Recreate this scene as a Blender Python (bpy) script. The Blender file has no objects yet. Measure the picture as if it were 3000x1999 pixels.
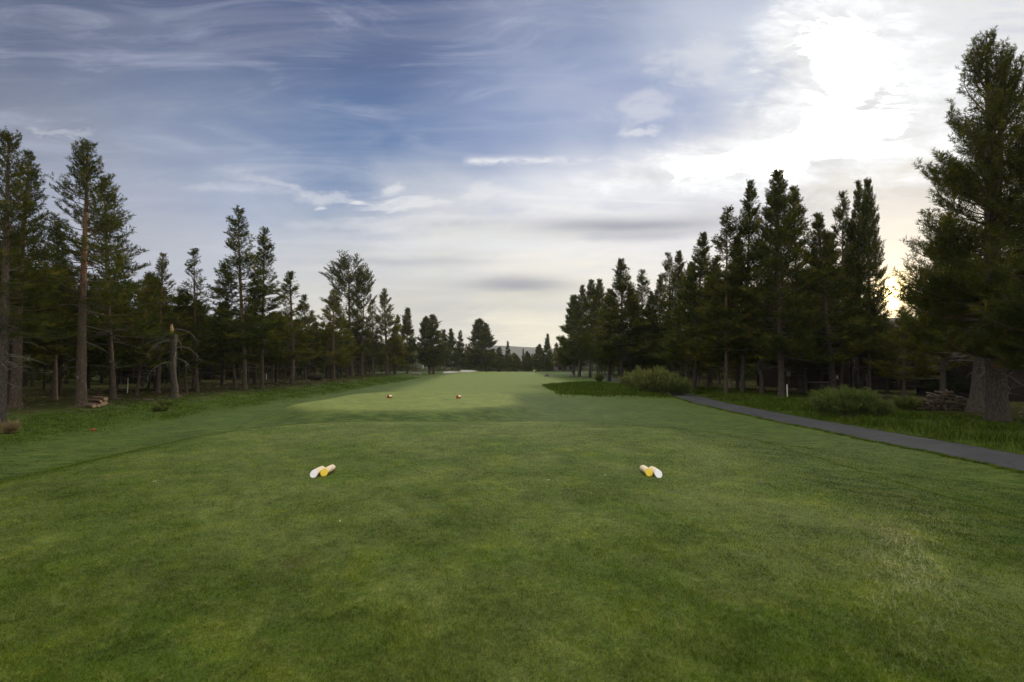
import bpy, math, random
import numpy as np
from mathutils import Vector, Quaternion

# ------------------------------------------------------------------ camera
SC = bpy.context.scene
COL = SC.collection
EYE = 1.6
PITCH = math.radians(3.15)
F = 1417.0                      # focal length in pixels of the 3000 px wide photograph
cam_d = bpy.data.cameras.new("camera")
cam_d.lens = 17.0; cam_d.sensor_width = 36.0
cam_d.clip_start = 0.05; cam_d.clip_end = 20000
cam = bpy.data.objects.new("camera", cam_d)
cam.location = (0, 0, EYE); cam.rotation_euler = (math.pi/2 + PITCH, 0, 0)
COL.objects.link(cam); SC.camera = cam

def ray(u, v):
    x = (u-1500)/F; y = (999.5-v)/F
    return x, math.cos(PITCH) - y*math.sin(PITCH), math.sin(PITCH) + y*math.cos(PITCH)
def gno(u, v):
    x, y, z = ray(u, v); return x/y, z/y

# ------------------------------------------------------------------ exposure
SC.view_settings.view_transform = 'Standard'
SC.view_settings.look = 'None'
SC.view_settings.exposure = 0.0
SC.view_settings.gamma = 1.0

# ------------------------------------------------------------------ node helper
class G:
    """tiny expression builder for shader nodes"""
    def __init__(s, nt): s.nt = nt
    def node(s, t, **k):
        n = s.nt.nodes.new(t)
        for a, b in k.items(): setattr(n, a, b)
        return n
    def put(s, sock, v):
        if isinstance(v, S): s.nt.links.new(v.s, sock)
        elif isinstance(v, bpy.types.NodeSocket): s.nt.links.new(v, sock)
        else: sock.default_value = v
    def m(s, op, a, b=0.0, c=0.0, clamp=False):
        n = s.node('ShaderNodeMath', operation=op, use_clamp=clamp)
        s.put(n.inputs[0], a); s.put(n.inputs[1], b)
        if op in ('MULTIPLY_ADD', 'SMOOTH_MIN', 'SMOOTH_MAX', 'WRAP'): s.put(n.inputs[2], c)
        return S(s, n.outputs[0])
    def ss(s, a, lo, hi):      # smoothstep
        n = s.node('ShaderNodeMapRange', interpolation_type='SMOOTHSTEP')
        s.put(n.inputs['Value'], a); s.put(n.inputs['From Min'], lo); s.put(n.inputs['From Max'], hi)
        return S(s, n.outputs['Result'])
    def vec(s, x, y, z):
        n = s.node('ShaderNodeCombineXYZ')
        for i, q in enumerate((x, y, z)): s.put(n.inputs[i], q)
        return S(s, n.outputs[0])
    def sep(s, v):
        n = s.node('ShaderNodeSeparateXYZ'); s.put(n.inputs[0], v)
        return [S(s, n.outputs[i]) for i in range(3)]
    def vm(s, op, a, b=(0, 0, 0), sc=None):
        n = s.node('ShaderNodeVectorMath', operation=op)
        s.put(n.inputs[0], a)
        if op != 'SCALE' and op != 'LENGTH': s.put(n.inputs[1], b)
        if sc is not None: s.put(n.inputs['Scale'], sc)
        return S(s, n.outputs['Value' if op in ('DOT_PRODUCT', 'LENGTH') else 'Vector'])
    def noise(s, v, scale, detail=4, rough=.55, dist=0.0, col=False):
        n = s.node('ShaderNodeTexNoise'); s.put(n.inputs['Vector'], v)
        n.inputs['Scale'].default_value = scale; n.inputs['Detail'].default_value = detail
        n.inputs['Roughness'].default_value = rough; n.inputs['Distortion'].default_value = dist
        return S(s, n.outputs[1 if col else 0])
    def mix(s, f, a, b, mode='MIX'):
        n = s.node('ShaderNodeMix', data_type='RGBA', blend_type=mode); n.clamp_factor = True; n.clamp_result = False
        s.put(n.inputs[0], f)
        for i, q in ((6, a), (7, b)):
            if isinstance(q, tuple) and len(q) == 3: q = (*q, 1)
            s.put(n.inputs[i], q)
        return S(s, n.outputs[2])
class S:
    def __init__(s, g, sock): s.g = g; s.s = sock
    def __add__(s, o): return s.g.m('ADD', s, o)
    __radd__ = __add__
    def __mul__(s, o): return s.g.m('MULTIPLY', s, o)
    __rmul__ = __mul__
    def __sub__(s, o): return s.g.m('SUBTRACT', s, o)
    def __rsub__(s, o): return s.g.m('SUBTRACT', o, s)
    def __truediv__(s, o): return s.g.m('DIVIDE', s, o)

def lin(*c):
    return tuple(((x/255)/12.92 if x/255 <= .04045 else ((x/255+.055)/1.055)**2.4) for x in c)

# ------------------------------------------------------------------ sky and sun
SUN_AZ = math.atan2(*ray(2610, 858)[:2])             # from +Y towards +X
_r = ray(2610, 858)
SUN_EL = math.atan2(_r[2], math.hypot(_r[0], _r[1]))
SUN_DIR = Vector((math.sin(SUN_AZ)*math.cos(SUN_EL), math.cos(SUN_AZ)*math.cos(SUN_EL), math.sin(SUN_EL)))

def build_world():
    w = bpy.data.worlds.new("World"); SC.world = w; w.use_nodes = True
    nt = w.node_tree; nt.nodes.clear(); g = G(nt)
    out = g.node('ShaderNodeOutputWorld'); bg = g.node('ShaderNodeBackground')
    nt.links.new(bg.outputs[0], out.inputs[0])
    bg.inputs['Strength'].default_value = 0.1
    sky = g.node('ShaderNodeTexSky', sky_type='NISHITA')
    sky.sun_disc = False; sky.sun_elevation = SUN_EL; sky.sun_rotation = SUN_AZ
    sky.altitude = 1200
    tc = g.node('ShaderNodeTexCoord'); d = S(g, tc.outputs['Generated'])
    dx, dy, dz = g.sep(d)
    # sky plane coordinates of the cloud deck (perspective of a flat layer overhead)
    up = g.m('MAXIMUM', dz, 0.0) + 0.13
    cx = dx/up; cy = dy/up
    cl = g.vec(cx, cy, 0.0)
    # tangent coordinates round the horizon point +Y
    fy = g.m('MAXIMUM', dy, 0.12)
    px = dx/fy; pz = dz/fy
    front = g.ss(dy, 0.05, 0.35)
    # warp the tangent coordinates with the cloud deck so nothing is a clean oval
    wn = g.noise(cl, 1.1, 5, .6, .6, col=True)
    wx, wy, wz = g.sep(wn)
    qx = px + (wx-0.5)*0.36; qz = pz + (wy-0.5)*0.17
    # thin cloud colour of the evening sky: radial basis of colours by direction
    pts = [  # u, v, radius px, rgb, gain
        (0, 0, 420, (84, 98, 128)), (600, 30, 420, (84, 98, 134)), (1150, 60, 380, (78, 96, 140)),
        (1650, 60, 260, (126, 142, 178)), (0, 420, 330, (142, 149, 168)), (560, 380, 300, (136, 152, 184)),
        (1050, 440, 300, (84, 122, 172)), (1500, 330, 260, (140, 158, 198)), (1750, 260, 180, (150, 166, 204)),
        (300, 640, 260, (182, 186, 200)), (760, 600, 220, (184, 194, 214)), (1230, 600, 160, (212, 216, 224)),
        (1650, 600, 220, (246, 246, 248)), (60, 900, 260, (178, 184, 196)), (560, 800, 200, (196, 198, 206)), (900, 760, 180, (216, 216, 214)),
        (1300, 720, 180, (236, 233, 226)), (1250, 880, 150, (204, 202, 195)), (1650, 760, 170, (250, 243, 230)),
        (1550, 920, 130, (232, 225, 208)), (1560, 1000, 130, (255, 247, 218)), (1000, 1000, 200, (230, 222, 206)),
        (1900, 850, 200, (246, 238, 226)), (1950, 600, 200, (236, 236, 240)), (2250, 640, 220, (226, 224, 226)), (2600, 620, 220, (238, 230, 216)), (2610, 850, 80, (224, 200, 150)),
        (2850, 120, 220, (236, 236, 236)), (2300, 900, 220, (250, 236, 200)),
        (2900, 700, 300, (236, 228, 214)), (2050, 80, 200, (196, 204, 222))]
    num = None; den = None
    for (u, v, r, c) in pts:
        a, b = gno(u, v); k = 1.0/(r/F)**2
        ddx = qx - a; ddz = qz - b
        wgt = g.m('POWER', 2.718281828, g.m('MULTIPLY', g.m('ADD', ddx*ddx, ddz*ddz*1.9), -k)) + 1e-7
        n = g.node('ShaderNodeVectorMath', operation='SCALE'); n.inputs[0].default_value = lin(*c)
        g.put(n.inputs['Scale'], wgt)
        vec = S(g, n.outputs[0])
        num = vec if num is None else g.vm('ADD', num, vec)
        den = wgt if den is None else den + wgt
    colr = g.vm('SCALE', num, sc=g.m('DIVIDE', 1.0, den))
    # out of view: warm bright dome, added to light whatever faces the camera
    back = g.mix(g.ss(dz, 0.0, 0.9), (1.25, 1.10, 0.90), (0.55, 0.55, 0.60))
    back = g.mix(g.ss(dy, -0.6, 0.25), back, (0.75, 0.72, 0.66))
    base = g.mix(front, back, colr)
    # wisps: stretched streaks across the deck
    rot = g.node('ShaderNodeMapping'); g.put(rot.inputs[0], cl)
    rot.inputs['Rotation'].default_value = (0, 0, math.radians(28)); rot.inputs['Scale'].default_value = (0.55, 2.1, 1)
    w1 = g.noise(rot.outputs[0], 1.5, 9, .58, 1.1)
    rot2 = g.node('ShaderNodeMapping'); g.put(rot2.inputs[0], cl)
    rot2.inputs['Rotation'].default_value = (0, 0, math.radians(-8)); rot2.inputs['Scale'].default_value = (0.5, 1.6, 1)
    rot2.inputs['Location'].default_value = (3.1, 1.7, 0)
    w2 = g.noise(rot2.outputs[0], 2.6, 8, .55, .5)
    wisp = g.ss(w1, 0.42, 0.74)
    base = g.mix(wisp*0.42, base, g.mix(0.5, base, (0.80, 0.80, 0.86)))
    rot3 = g.node('ShaderNodeMapping'); g.put(rot3.inputs[0], g.vec(px, pz, 0.0))
    rot3.inputs['Rotation'].default_value = (0, 0, math.radians(32)); rot3.inputs['Scale'].default_value = (.9, 3.4, 1)
    w3 = g.noise(rot3.outputs[0], 2.3, 9, .60, 1.6)
    base = g.mix(g.ss(w3, .47, .72)*g.ss(pz, .12, .3)*front*.42, base, lin(186, 192, 214))
    base = g.mix(g.ss(w3, .50, .32)*g.ss(pz, .12, .3)*front*.30, base, g.vm('MULTIPLY', base, (.74, .82, .94)))
    dark = g.ss(w2, 0.50, 0.75)
    base = g.mix(dark*0.22, base, g.vm('MULTIPLY', base, (0.72, 0.78, 0.90)))
    light = g.ss(w2, 0.50, 0.27)
    base = g.mix(light*0.22, base, g.vm('MULTIPLY', base, (1.35, 1.30, 1.22)))
    # named cloud streaks
    puff = g.noise(g.vec(px*1.0, pz*2.0, 0.4), 11, 8, .62, .5)
    w2x, w2y, w2z = g.sep(g.noise(g.vec(px, pz*1.8, 1.7), 5.5, 7, .62, .7, col=True))
    def streak(u, v, lu, lv, tilt=0.0, warp=1.0, fray=0.0):
        a, b = gno(u, v); c, s_ = math.cos(tilt), math.sin(tilt)
        X = px + (wx-0.5)*0.20*warp + (w2x-.5)*.20*min(fray, 1.0) - a; Z = pz + (wy-0.5)*0.08*warp + (w2y-.5)*.10*min(fray, 1.0) - b
        X2 = (X*c + Z*s_)*(F/lu); Z2 = (Z*c - X*s_)*(F/lv)
        e = g.m('POWER', 2.718281828, (X2*X2 + Z2*Z2)*-1.0)
        if fray: e = g.ss(e*1.0 + (puff-0.5)*fray*1.5*g.ss(e, 0.02, .3) + (w1-.5)*fray*.7, 0.22, 1.05)
        return e*front
    fine = g.noise(g.vec(px*1.0, pz*2.2, 0.0), 14, 7, .62, .4)
    # grey stratus bars
    for (u, v, lu, lv, t, k) in ((1850, 660, 330, 26, 0.03, .80), (1900, 690, 200, 14, .05, .4), (1520, 838, 170, 28, -0.04, .80), (1330, 655, 260, 12, 0.02, .5), (1200, 765, 260, 12, .0, .3), (2330, 600, 240, 45, 0.08, .30),
                                 (1560, 900, 260, 20, 0, .25), (2700, 560, 160, 50, 0, .25)):
        base = g.mix(streak(u, v, lu, lv, t, .35)*k, base, lin(142, 144, 160))
    # white streaks and puffs
    for (u, v, lu, lv, t, fr, k) in ((1160, 556, 70, 26, 0.1, .9, .75), (1040, 588, 34, 16, 0, .8, .8), (1400, 560, 90, 34, .35, 1.0, .6), (958, 602, 20, 11, 0, .5, .75),
                                     (1200, 600, 150, 18, .02, .9, .7), (1250, 650, 430, 22, 0.0, .5, .55), (1450, 715, 500, 22, -.01, .3, .45),
                                     (1850, 385, 95, 22, .12, 1.0, .6), (1900, 310, 120, 50, .3, 1.2, .4), (2040, 190, 150, 80, .2, 1.3, .45), (930, 560, 300, 20, -.22, 1.0, .35), (760, 560, 300, 24, -.1, 1.0, .28),
                                     (150, 395, 130, 14, -.03, 1.0, .3)):
        base = g.mix(streak(u, v, lu, lv, t, .6, fr)*k, base, lin(238, 238, 240))
    # condensation trails
    a0, b0 = gno(1350, 470); a1, b1 = gno(1800, 468)
    tv = pz - (b0 + 0.0) - (px-a0)*((b1-b0)/(a1-a0)) + (fine-0.5)*0.014
    tr = g.m('POWER', 2.718281828, tv*tv*(-1.0/(10.5/F)**2))*g.ss(px, a0-.004, a0+.03)*g.ss(px, a1+.12, a1-.1)*g.ss(fine + (puff-.5)*.8, .28, .60)
    base = g.mix(tr*.85*front, base, lin(240, 240, 244))
    a0, b0 = gno(1500, 575); a1, b1 = gno(2050, 598)
    tv = pz - b0 - (px-a0)*((b1-b0)/(a1-a0))
    tr = g.m('POWER', 2.718281828, tv*tv*(-1.0/(4/F)**2))*g.ss(px, a0-.05, a0+.05)*g.ss(px, a1+.1, a1-.1)
    base = g.mix(tr*.35*front, base, lin(250, 250, 252))
    # the glare in the veil above the sun, blown out in the photograph
    def blob(u, v, lu, lv, t, warp=1.0):
        return streak(u, v, lu, lv, t, warp)
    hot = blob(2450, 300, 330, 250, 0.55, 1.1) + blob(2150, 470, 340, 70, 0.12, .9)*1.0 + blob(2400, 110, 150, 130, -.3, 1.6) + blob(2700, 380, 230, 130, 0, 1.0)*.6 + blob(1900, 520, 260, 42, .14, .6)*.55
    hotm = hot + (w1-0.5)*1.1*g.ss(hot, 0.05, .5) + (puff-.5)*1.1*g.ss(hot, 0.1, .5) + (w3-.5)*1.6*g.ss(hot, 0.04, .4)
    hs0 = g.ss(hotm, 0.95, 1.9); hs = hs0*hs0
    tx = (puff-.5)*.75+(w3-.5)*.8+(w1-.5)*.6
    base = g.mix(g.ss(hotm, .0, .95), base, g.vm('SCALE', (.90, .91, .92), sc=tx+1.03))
    base = g.mix(g.ss(dz, .70, .93), base, (2.3, 2.15, 1.85))      # unseen bright patch overhead, added to light the ground
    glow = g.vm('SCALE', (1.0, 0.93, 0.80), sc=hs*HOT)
    # sun seen through the veil
    sd = g.vm('DOT_PRODUCT', d, tuple(SUN_DIR))
    ang = g.m('ARCCOSINE', g.m('MINIMUM', sd, 0.9999999))
    core = g.m('POWER', 2.718281828, ang*(-1.0/math.radians(0.42)))*44.0
    halo = g.m('POWER', 2.718281828, ang*(-1.0/math.radians(2.0)))*1.3
    wide = g.m('POWER', 2.718281828, ang*(-1.0/math.radians(9)))*0.14
    tot = g.vm('ADD', base, glow)
    tot = g.vm('ADD', tot, g.vm('SCALE', (1.0, 0.76, 0.34), sc=core))
    tot = g.vm('ADD', tot, g.vm('SCALE', (1.0, 0.66, 0.26), sc=halo))
    tot = g.vm('ADD', tot, g.vm('SCALE', (1.0, 0.86, 0.62), sc=wide))
    # clear air from the sky model under the veil of cloud
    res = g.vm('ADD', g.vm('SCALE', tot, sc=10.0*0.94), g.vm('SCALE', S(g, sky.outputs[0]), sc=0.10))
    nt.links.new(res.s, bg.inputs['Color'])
    w.cycles.sampling_method = 'MANUAL'; w.cycles.sample_map_resolution = 1024
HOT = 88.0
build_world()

sd_ = bpy.data.lights.new("sun", 'SUN'); sd_.energy = 2.2; sd_.angle = math.radians(0.6)
sd_.color = (1.0, 0.80, 0.52)
sun = bpy.data.objects.new("sun", sd_)
sun.rotation_mode = 'QUATERNION'; sun.rotation_quaternion = SUN_DIR.to_track_quat('Z', 'Y')
sun.location = (60, 60, 60); COL.objects.link(sun)

SC.cycles.max_bounces = 6; SC.cycles.diffuse_bounces = 3; SC.cycles.glossy_bounces = 2
SC.cycles.transmission_bounces = 4; SC.cycles.transparent_max_bounces = 8; SC.cycles.volume_bounces = 1
SC.cycles.sample_clamp_indirect = 6.0

# ------------------------------------------------------------------ mesh helpers
def tag(o, label=None, cat=None, group=None, kind=None):
    if label: o['label'] = label
    if cat: o['category'] = cat
    if group: o['group'] = group
    if kind: o['kind'] = kind
    return o

def mesh_np(name, V, polys, mats, midx=None, attrs=None, smooth=False):
    """polys: int array (n,3) or (n,4), or list of such arrays"""
    if not isinstance(polys, list): polys = [polys]
    polys = [np.asarray(p, np.int32) for p in polys if len(p)]
    V = np.asarray(V, np.float32)
    me = bpy.data.meshes.new(name)
    me.vertices.add(len(V)); me.vertices.foreach_set('co', V.ravel())
    loops = np.concatenate([p.ravel() for p in polys])
    tot = np.concatenate([np.full(len(p), p.shape[1], np.int32) for p in polys])
    st = np.concatenate(([0], np.cumsum(tot)[:-1])).astype(np.int32)
    me.loops.add(len(loops)); me.loops.foreach_set('vertex_index', loops)
    me.polygons.add(len(tot)); me.polygons.foreach_set('loop_start', st); me.polygons.foreach_set('loop_total', tot)
    if midx is not None: me.polygons.foreach_set('material_index', np.asarray(midx, np.int32))
    if smooth: me.polygons.foreach_set('use_smooth', np.ones(len(tot), bool))
    for k, a in (attrs or {}).items():
        at = me.attributes.new(k, 'FLOAT', 'POINT'); at.data.foreach_set('value', np.asarray(a, np.float32))
    for m in (mats if isinstance(mats, (list, tuple)) else [mats]): me.materials.append(m)
    me.update(calc_edges=True)
    return me

def link(name, me, parent=None, loc=None):
    o = bpy.data.objects.new(name, me); COL.objects.link(o)
    if parent: o.parent = parent
    if loc is not None: o.location = loc
    return o
def empty(name, loc, label, cat, group=None, rz=0.0):
    o = bpy.data.objects.new(name, None); COL.objects.link(o); o.location = loc
    o.rotation_euler = (0, 0, rz); o.empty_display_size = .2
    return tag(o, label, cat, group)
def dup(o, parent=None):
    c = o.copy(); COL.objects.link(c)
    if parent: c.parent = parent
    for ch in o.children: dup(ch, c)
    return c

class MB:
    """collects tubes, boxes and prisms into one mesh"""
    def __init__(s): s.V = []; s.Q = []; s.T = []; s.mq = []; s.mt = []; s.n = 0
    def add(s, V, Q=(), T=(), m=0):
        V = np.asarray(V, float).reshape(-1, 3)
        if len(Q): s.Q.append(np.asarray(Q)+s.n); s.mq += [m]*len(Q)
        if len(T): s.T.append(np.asarray(T)+s.n); s.mt += [m]*len(T)
        s.V.append(V); s.n += len(V)
    def tube(s, P, R, n=6, cap=False, m=0, mcap=None):
        P = np.asarray(P, float); K = len(P); R = np.broadcast_to(np.asarray(R, float), (K,))
        T = np.gradient(P, axis=0); T /= np.linalg.norm(T, axis=1)[:, None]+1e-9
        ref = np.array([1., 0, 0]) if abs(T[0][0]) < .8 else np.array([0, 1., 0])
        A = np.cross(T, ref); A /= np.linalg.norm(A, axis=1)[:, None]+1e-9
        B = np.cross(T, A)
        th = np.arange(n)*2*np.pi/n
        ring = P[:, None, :] + R[:, None, None]*(A[:, None, :]*np.cos(th)[None, :, None] + B[:, None, :]*np.sin(th)[None, :, None])
        V = ring.reshape(-1, 3); i = np.arange(n); j = (i+1) % n
        Q = np.concatenate([np.stack([k*n+i, k*n+j, (k+1)*n+j, (k+1)*n+i], 1) for k in range(K-1)])
        s.add(V, Q, m=m)
        if cap:
            mm = m if mcap is None else mcap
            for k, fl in ((0, 1), (K-1, 0)):
                W = np.vstack([ring[k], P[k]]); t = np.stack([i, j, np.full(n, n)], 1)
                if fl: t = t[:, ::-1]
                s.add(W, (), t, mm)
    def box(s, x0, x1, y0, y1, z0, z1, m=0):
        V = [(x, y, z) for z in (z0, z1) for y in (y0, y1) for x in (x0, x1)]
        s.add(V, [(0, 2, 3, 1), (4, 5, 7, 6), (0, 1, 5, 4), (2, 6, 7, 3), (0, 4, 6, 2), (1, 3, 7, 5)], m=m)
    def mesh(s, name, mats, smooth=False):
        P = []; mi = []
        if s.Q: P.append(np.concatenate(s.Q)); mi += s.mq
        if s.T: P.append(np.concatenate(s.T)); mi += s.mt
        return mesh_np(name, np.concatenate(s.V), P, mats, mi, smooth=smooth)
    def obj(s, name, mats, parent=None, loc=None, smooth=False):
        return link(name, s.mesh(name, mats, smooth), parent, loc)

# ------------------------------------------------------------------ materials
def mat(name):
    m = bpy.data.materials.new(name); m.use_nodes = True; m.node_tree.nodes.clear()
    g = G(m.node_tree); o = g.node('ShaderNodeOutputMaterial')
    return m, g, o
def finish(g, o, col, rough=.8, spec=.3, bump=None, bstr=.3, bdist=.02, metal=0.0):
    p = g.node('ShaderNodeBsdfPrincipled')
    if isinstance(col, tuple): col = (*col, 1)
    g.put(p.inputs['Base Color'], col); g.put(p.inputs['Roughness'], rough)
    p.inputs['Specular IOR Level'].default_value = spec; p.inputs['Metallic'].default_value = metal
    if bump is not None:
        b = g.node('ShaderNodeBump'); b.inputs['Strength'].default_value = bstr; b.inputs['Distance'].default_value = bdist
        g.put(b.inputs['Height'], bump); g.nt.links.new(b.outputs[0], p.inputs['Normal'])
    g.nt.links.new(p.outputs[0], o.inputs[0]); return p
def attr(g, name):
    a = g.node('ShaderNodeAttribute'); a.attribute_name = name; return S(g, a.outputs['Fac'])
def wpos(g):
    n = g.node('ShaderNodeNewGeometry'); return S(g, n.outputs['Position'])
def opos(g):
    n = g.node('ShaderNodeTexCoord'); return S(g, n.outputs['Object'])
def orand(g):
    n = g.node('ShaderNodeObjectInfo'); return S(g, n.outputs['Random'])

def simple(name, c, rough=.8, spec=.3, var=.25, scale=8.0, bstr=.2, bdist=.01):
    m, g, o = mat(name); p = opos(g); n = g.noise(p, scale, 6, .6)
    col = g.mix(g.ss(n, .3, .7), tuple(x*(1-var) for x in c), tuple(x*(1+var) for x in c))
    finish(g, o, col, rough, spec, n, bstr, bdist); return m

def needle_mat(name, dark, light, tip, trans=.25):
    m, g, o = mat(name)
    t = attr(g, 'tone'); r = orand(g)
    n = g.noise(opos(g), .9, 3, .6)
    c = g.mix(g.ss(t*.6 + n*.5, .3, .8), dark, light)
    c = g.mix(g.ss(t + (n-.5)*.8, .80, 1.05)*.8, c, tip)
    c = g.mix(r*.35, c, g.vm('MULTIPLY', c, (1.35, 1.0, .8)))
    d = g.node('ShaderNodeBsdfDiffuse'); tr = g.node('ShaderNodeBsdfTranslucent')
    g.put(d.inputs['Color'], c); g.put(tr.inputs['Color'], g.vm('MULTIPLY', c, (1.3, 1.2, .6)))
    mx = g.node('ShaderNodeMixShader'); mx.inputs[0].default_value = trans
    g.nt.links.new(d.outputs[0], mx.inputs[1]); g.nt.links.new(tr.outputs[0], mx.inputs[2])
    g.nt.links.new(mx.outputs[0], o.inputs[0]); return m
M_NEEDLE = needle_mat('pine_needles', (.032, .052, .014), (.088, .106, .024), (.22, .185, .04), .35)
M_NEEDLE_D = needle_mat('dark_fir_needles', (.015, .030, .016), (.030, .050, .022), (.045, .06, .025))
M_NEEDLE_W = needle_mat('warm_pine_needles', (.046, .062, .013), (.125, .130, .025), (.30, .24, .05), .35)
M_RUST = needle_mat('rusty_needles', (.10, .045, .018), (.17, .075, .028), (.2, .09, .03))
M_WILLOW = needle_mat('willow_leaves', (.095, .13, .042), (.18, .21, .075), (.26, .26, .11), .35)
M_SHRUB = needle_mat('shrub_leaves', (.065, .105, .032), (.13, .175, .055), (.20, .23, .08), .35)
M_GREYBUSH = needle_mat('grey_twigs', (.07, .07, .055), (.12, .12, .09), (.14, .14, .1), .1)

def bark_mat(name, low, high, zsplit=6.0):
    m, g, o = mat(name); p = opos(g); x, y, z = g.sep(p)
    pl = g.vec(x*9, y*9, z*2.2)
    n = g.noise(pl, 1.6, 8, .65, .3); v = g.node('ShaderNodeTexVoronoi'); v.feature = 'DISTANCE_TO_EDGE'
    g.put(v.inputs['Vector'], g.vec(x*14, y*14, z*3.5)); v.inputs['Scale'].default_value = 1.3
    cr = g.ss(S(g, v.outputs[0]), 0.0, .16)
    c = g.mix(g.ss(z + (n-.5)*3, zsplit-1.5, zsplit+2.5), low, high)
    c = g.mix(g.ss(n, .3, .75), g.vm('MULTIPLY', c, (.62, .62, .62)), g.vm('MULTIPLY', c, (1.3, 1.28, 1.25)))
    c = g.mix(cr, g.vm('MULTIPLY', c, (.5, .5, .5)), c)
    finish(g, o, c, .9, .15, cr*.6 + n, .6, .03); return m
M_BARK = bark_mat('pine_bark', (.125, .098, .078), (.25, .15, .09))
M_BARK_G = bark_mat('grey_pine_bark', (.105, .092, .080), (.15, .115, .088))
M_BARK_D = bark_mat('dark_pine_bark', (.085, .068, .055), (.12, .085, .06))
M_BRANCH = simple('branch_bark', (.11, .085, .065), .9, .1)
M_DEAD = simple('dead_branch', (.17, .155, .14), .9, .1)

# ------------------------------------------------------------------ terrain
_rs = np.random.RandomState(5)
_W = [(_rs.uniform(-1, 1), _rs.uniform(-1, 1), _rs.uniform(0, 6.28)) for _ in range(14)]
def sst(x, a, b):
    t = np.clip((x-a)/(b-a), 0, 1); return t*t*(3-2*t)
def wav(x, y, lam, n0=0, n=7):
    s = 0
    for a, b, p in _W[n0:n0+n]: s = s + np.sin((a*x+b*y)*6.283/lam + p)
    return s/n
def rbox(x, y, x0, x1, y0, y1, r):
    cx, cy, hx, hy = (x0+x1)/2, (y0+y1)/2, (x1-x0)/2-r, (y1-y0)/2-r
    dx = np.abs(x-cx)-hx; dy = np.abs(y-cy)-hy
    return np.hypot(np.maximum(dx, 0), np.maximum(dy, 0)) + np.minimum(np.maximum(dx, dy), 0) - r
def tee1(x, y): return rbox(x, y, -7.0, 4.0, -14, 14.6, 3.0) + .22*wav(x, y, 7)
def tee2(x, y): return rbox(x, y, -9.6, .1, 18.4, 33.0, 4.2) + .2*wav(x, y, 6)
def H(x, y):
    x = np.asarray(x, float); y = np.asarray(y, float)
    S_ = -0.62 + 0.62*sst(y, 40, 170)
    mid = np.exp(-((x+3)/6.5)**2)*sst(y, 4, 14)*(1-sst(y, 24, 50))
    S_ = S_ + .30*mid
    S_ = S_ + .14*sst(x, 13.6, 17)*(1-sst(y, 60, 100)) + .25*sst(-x, 16, 30)*(1-sst(y, 60, 120))
    k1 = 1 - sst(tee1(x, y), -.5, 3.2+3.0*sst(x, 2.5, 5)*(1-sst(y, 12, 18))); k2 = 1 - sst(tee2(x, y), -.2, 1.7)
    h = S_ + (0-S_)*np.maximum(k1, k2)
    # grassy mounds on the right, crest before the far green, bunker lip
    h = h + .38*np.exp(-((x-8.5)/3.2)**2-((y-50)/9)**2) + .22*np.exp(-((x-9)/3.0)**2-((y-40)/4)**2)
    h = h + .5*np.exp(-((x+18)/14)**2-((y-152)/9)**2) + .35*np.exp(-((x-14)/14)**2-((y-150)/16)**2)
    h = h + .5*np.exp(-((x+32)/8)**2-((y-110)/14)**2)
    h = h - .055*sst(x, 6.0, 6.35)*sst(y, 4, 8)*(1-sst(y, 20, 34))
    h = h + .035*wav(x, y, 16)*(1-.7*np.maximum(k1, k2)) + .015*wav(x, y, 4.2, 5)*(1-.6*np.maximum(k1, k2))
    return h
def Hs(x, y): return float(H(x, y))
def hit(u, v, dmax=400):
    rx, ry, rz = ray(u, v); t = 1.5; pt = t
    while t < dmax:
        if EYE + rz*t < Hs(rx*t, ry*t): break
        pt = t; t *= 1.012
    a, b = pt, t
    for _ in range(20):
        c = (a+b)/2
        if EYE + rz*c < Hs(rx*c, ry*c): b = c
        else: a = c
    return Vector((rx*b, ry*b, Hs(rx*b, ry*b)))

PATH = [(12.3, -12), (12.3, 0), (12.25, 10), (12.2, 20), (12.4, 30), (13.3, 38), (15, 48), (16.5, 60), (17, 75), (18, 95), (24, 120)]
def path_x(y):
    ys = [p[1] for p in PATH]; xs = [p[0] for p in PATH]
    return np.interp(y, ys, xs)
def zones(x, y):
    """mown = closely cut tee, semi = first cut, rough = long grass, forest = needle floor"""
    e = .5*wav(x, y, 5) + .3*wav(x, y, 1.9, 6)
    mown = 1-sst(np.minimum(tee1(x, y), tee2(x, y))+.25*e, -.4, .7)
    fw = 1-sst(np.abs(x+1.5+.05*(y-60))-(8.5+.02*y)+.7*e, -1, 3)
    fair = fw*sst(y+1.5*e, 33, 46)*(1-sst(y, 235, 240))
    lr = sst(-x-12.6-.05*y+1.1*e, 0, 2.2)*(1-sst(y, 135, 160))
    rr = sst(x-path_x(y)-1.2, 0, .5)
    rp = np.exp(-np.maximum(rbox(x, y, 5.6, 12.6, 37.5, 60, 3)+1.6*wav(x, y, 9)+1.1*wav(x, y, 3.1, 4), 0)/2.4)
    rough = np.clip(lr + rr*(y < 150) + rp, 0, 1)
    lf = sst(-x-19.5-.045*y+1.6*e, 0, 4.5)*(1-.55*sst(y, 90, 160))
    rf = sst(x-18-.0*y+1.6*e, 0, 4)*(1-sst(y, 115, 160))
    bf = sst(y-192, 0, 10)
    forest = np.clip(lf+rf+bf, 0, 1)
    return mown, fair, rough, forest

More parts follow.
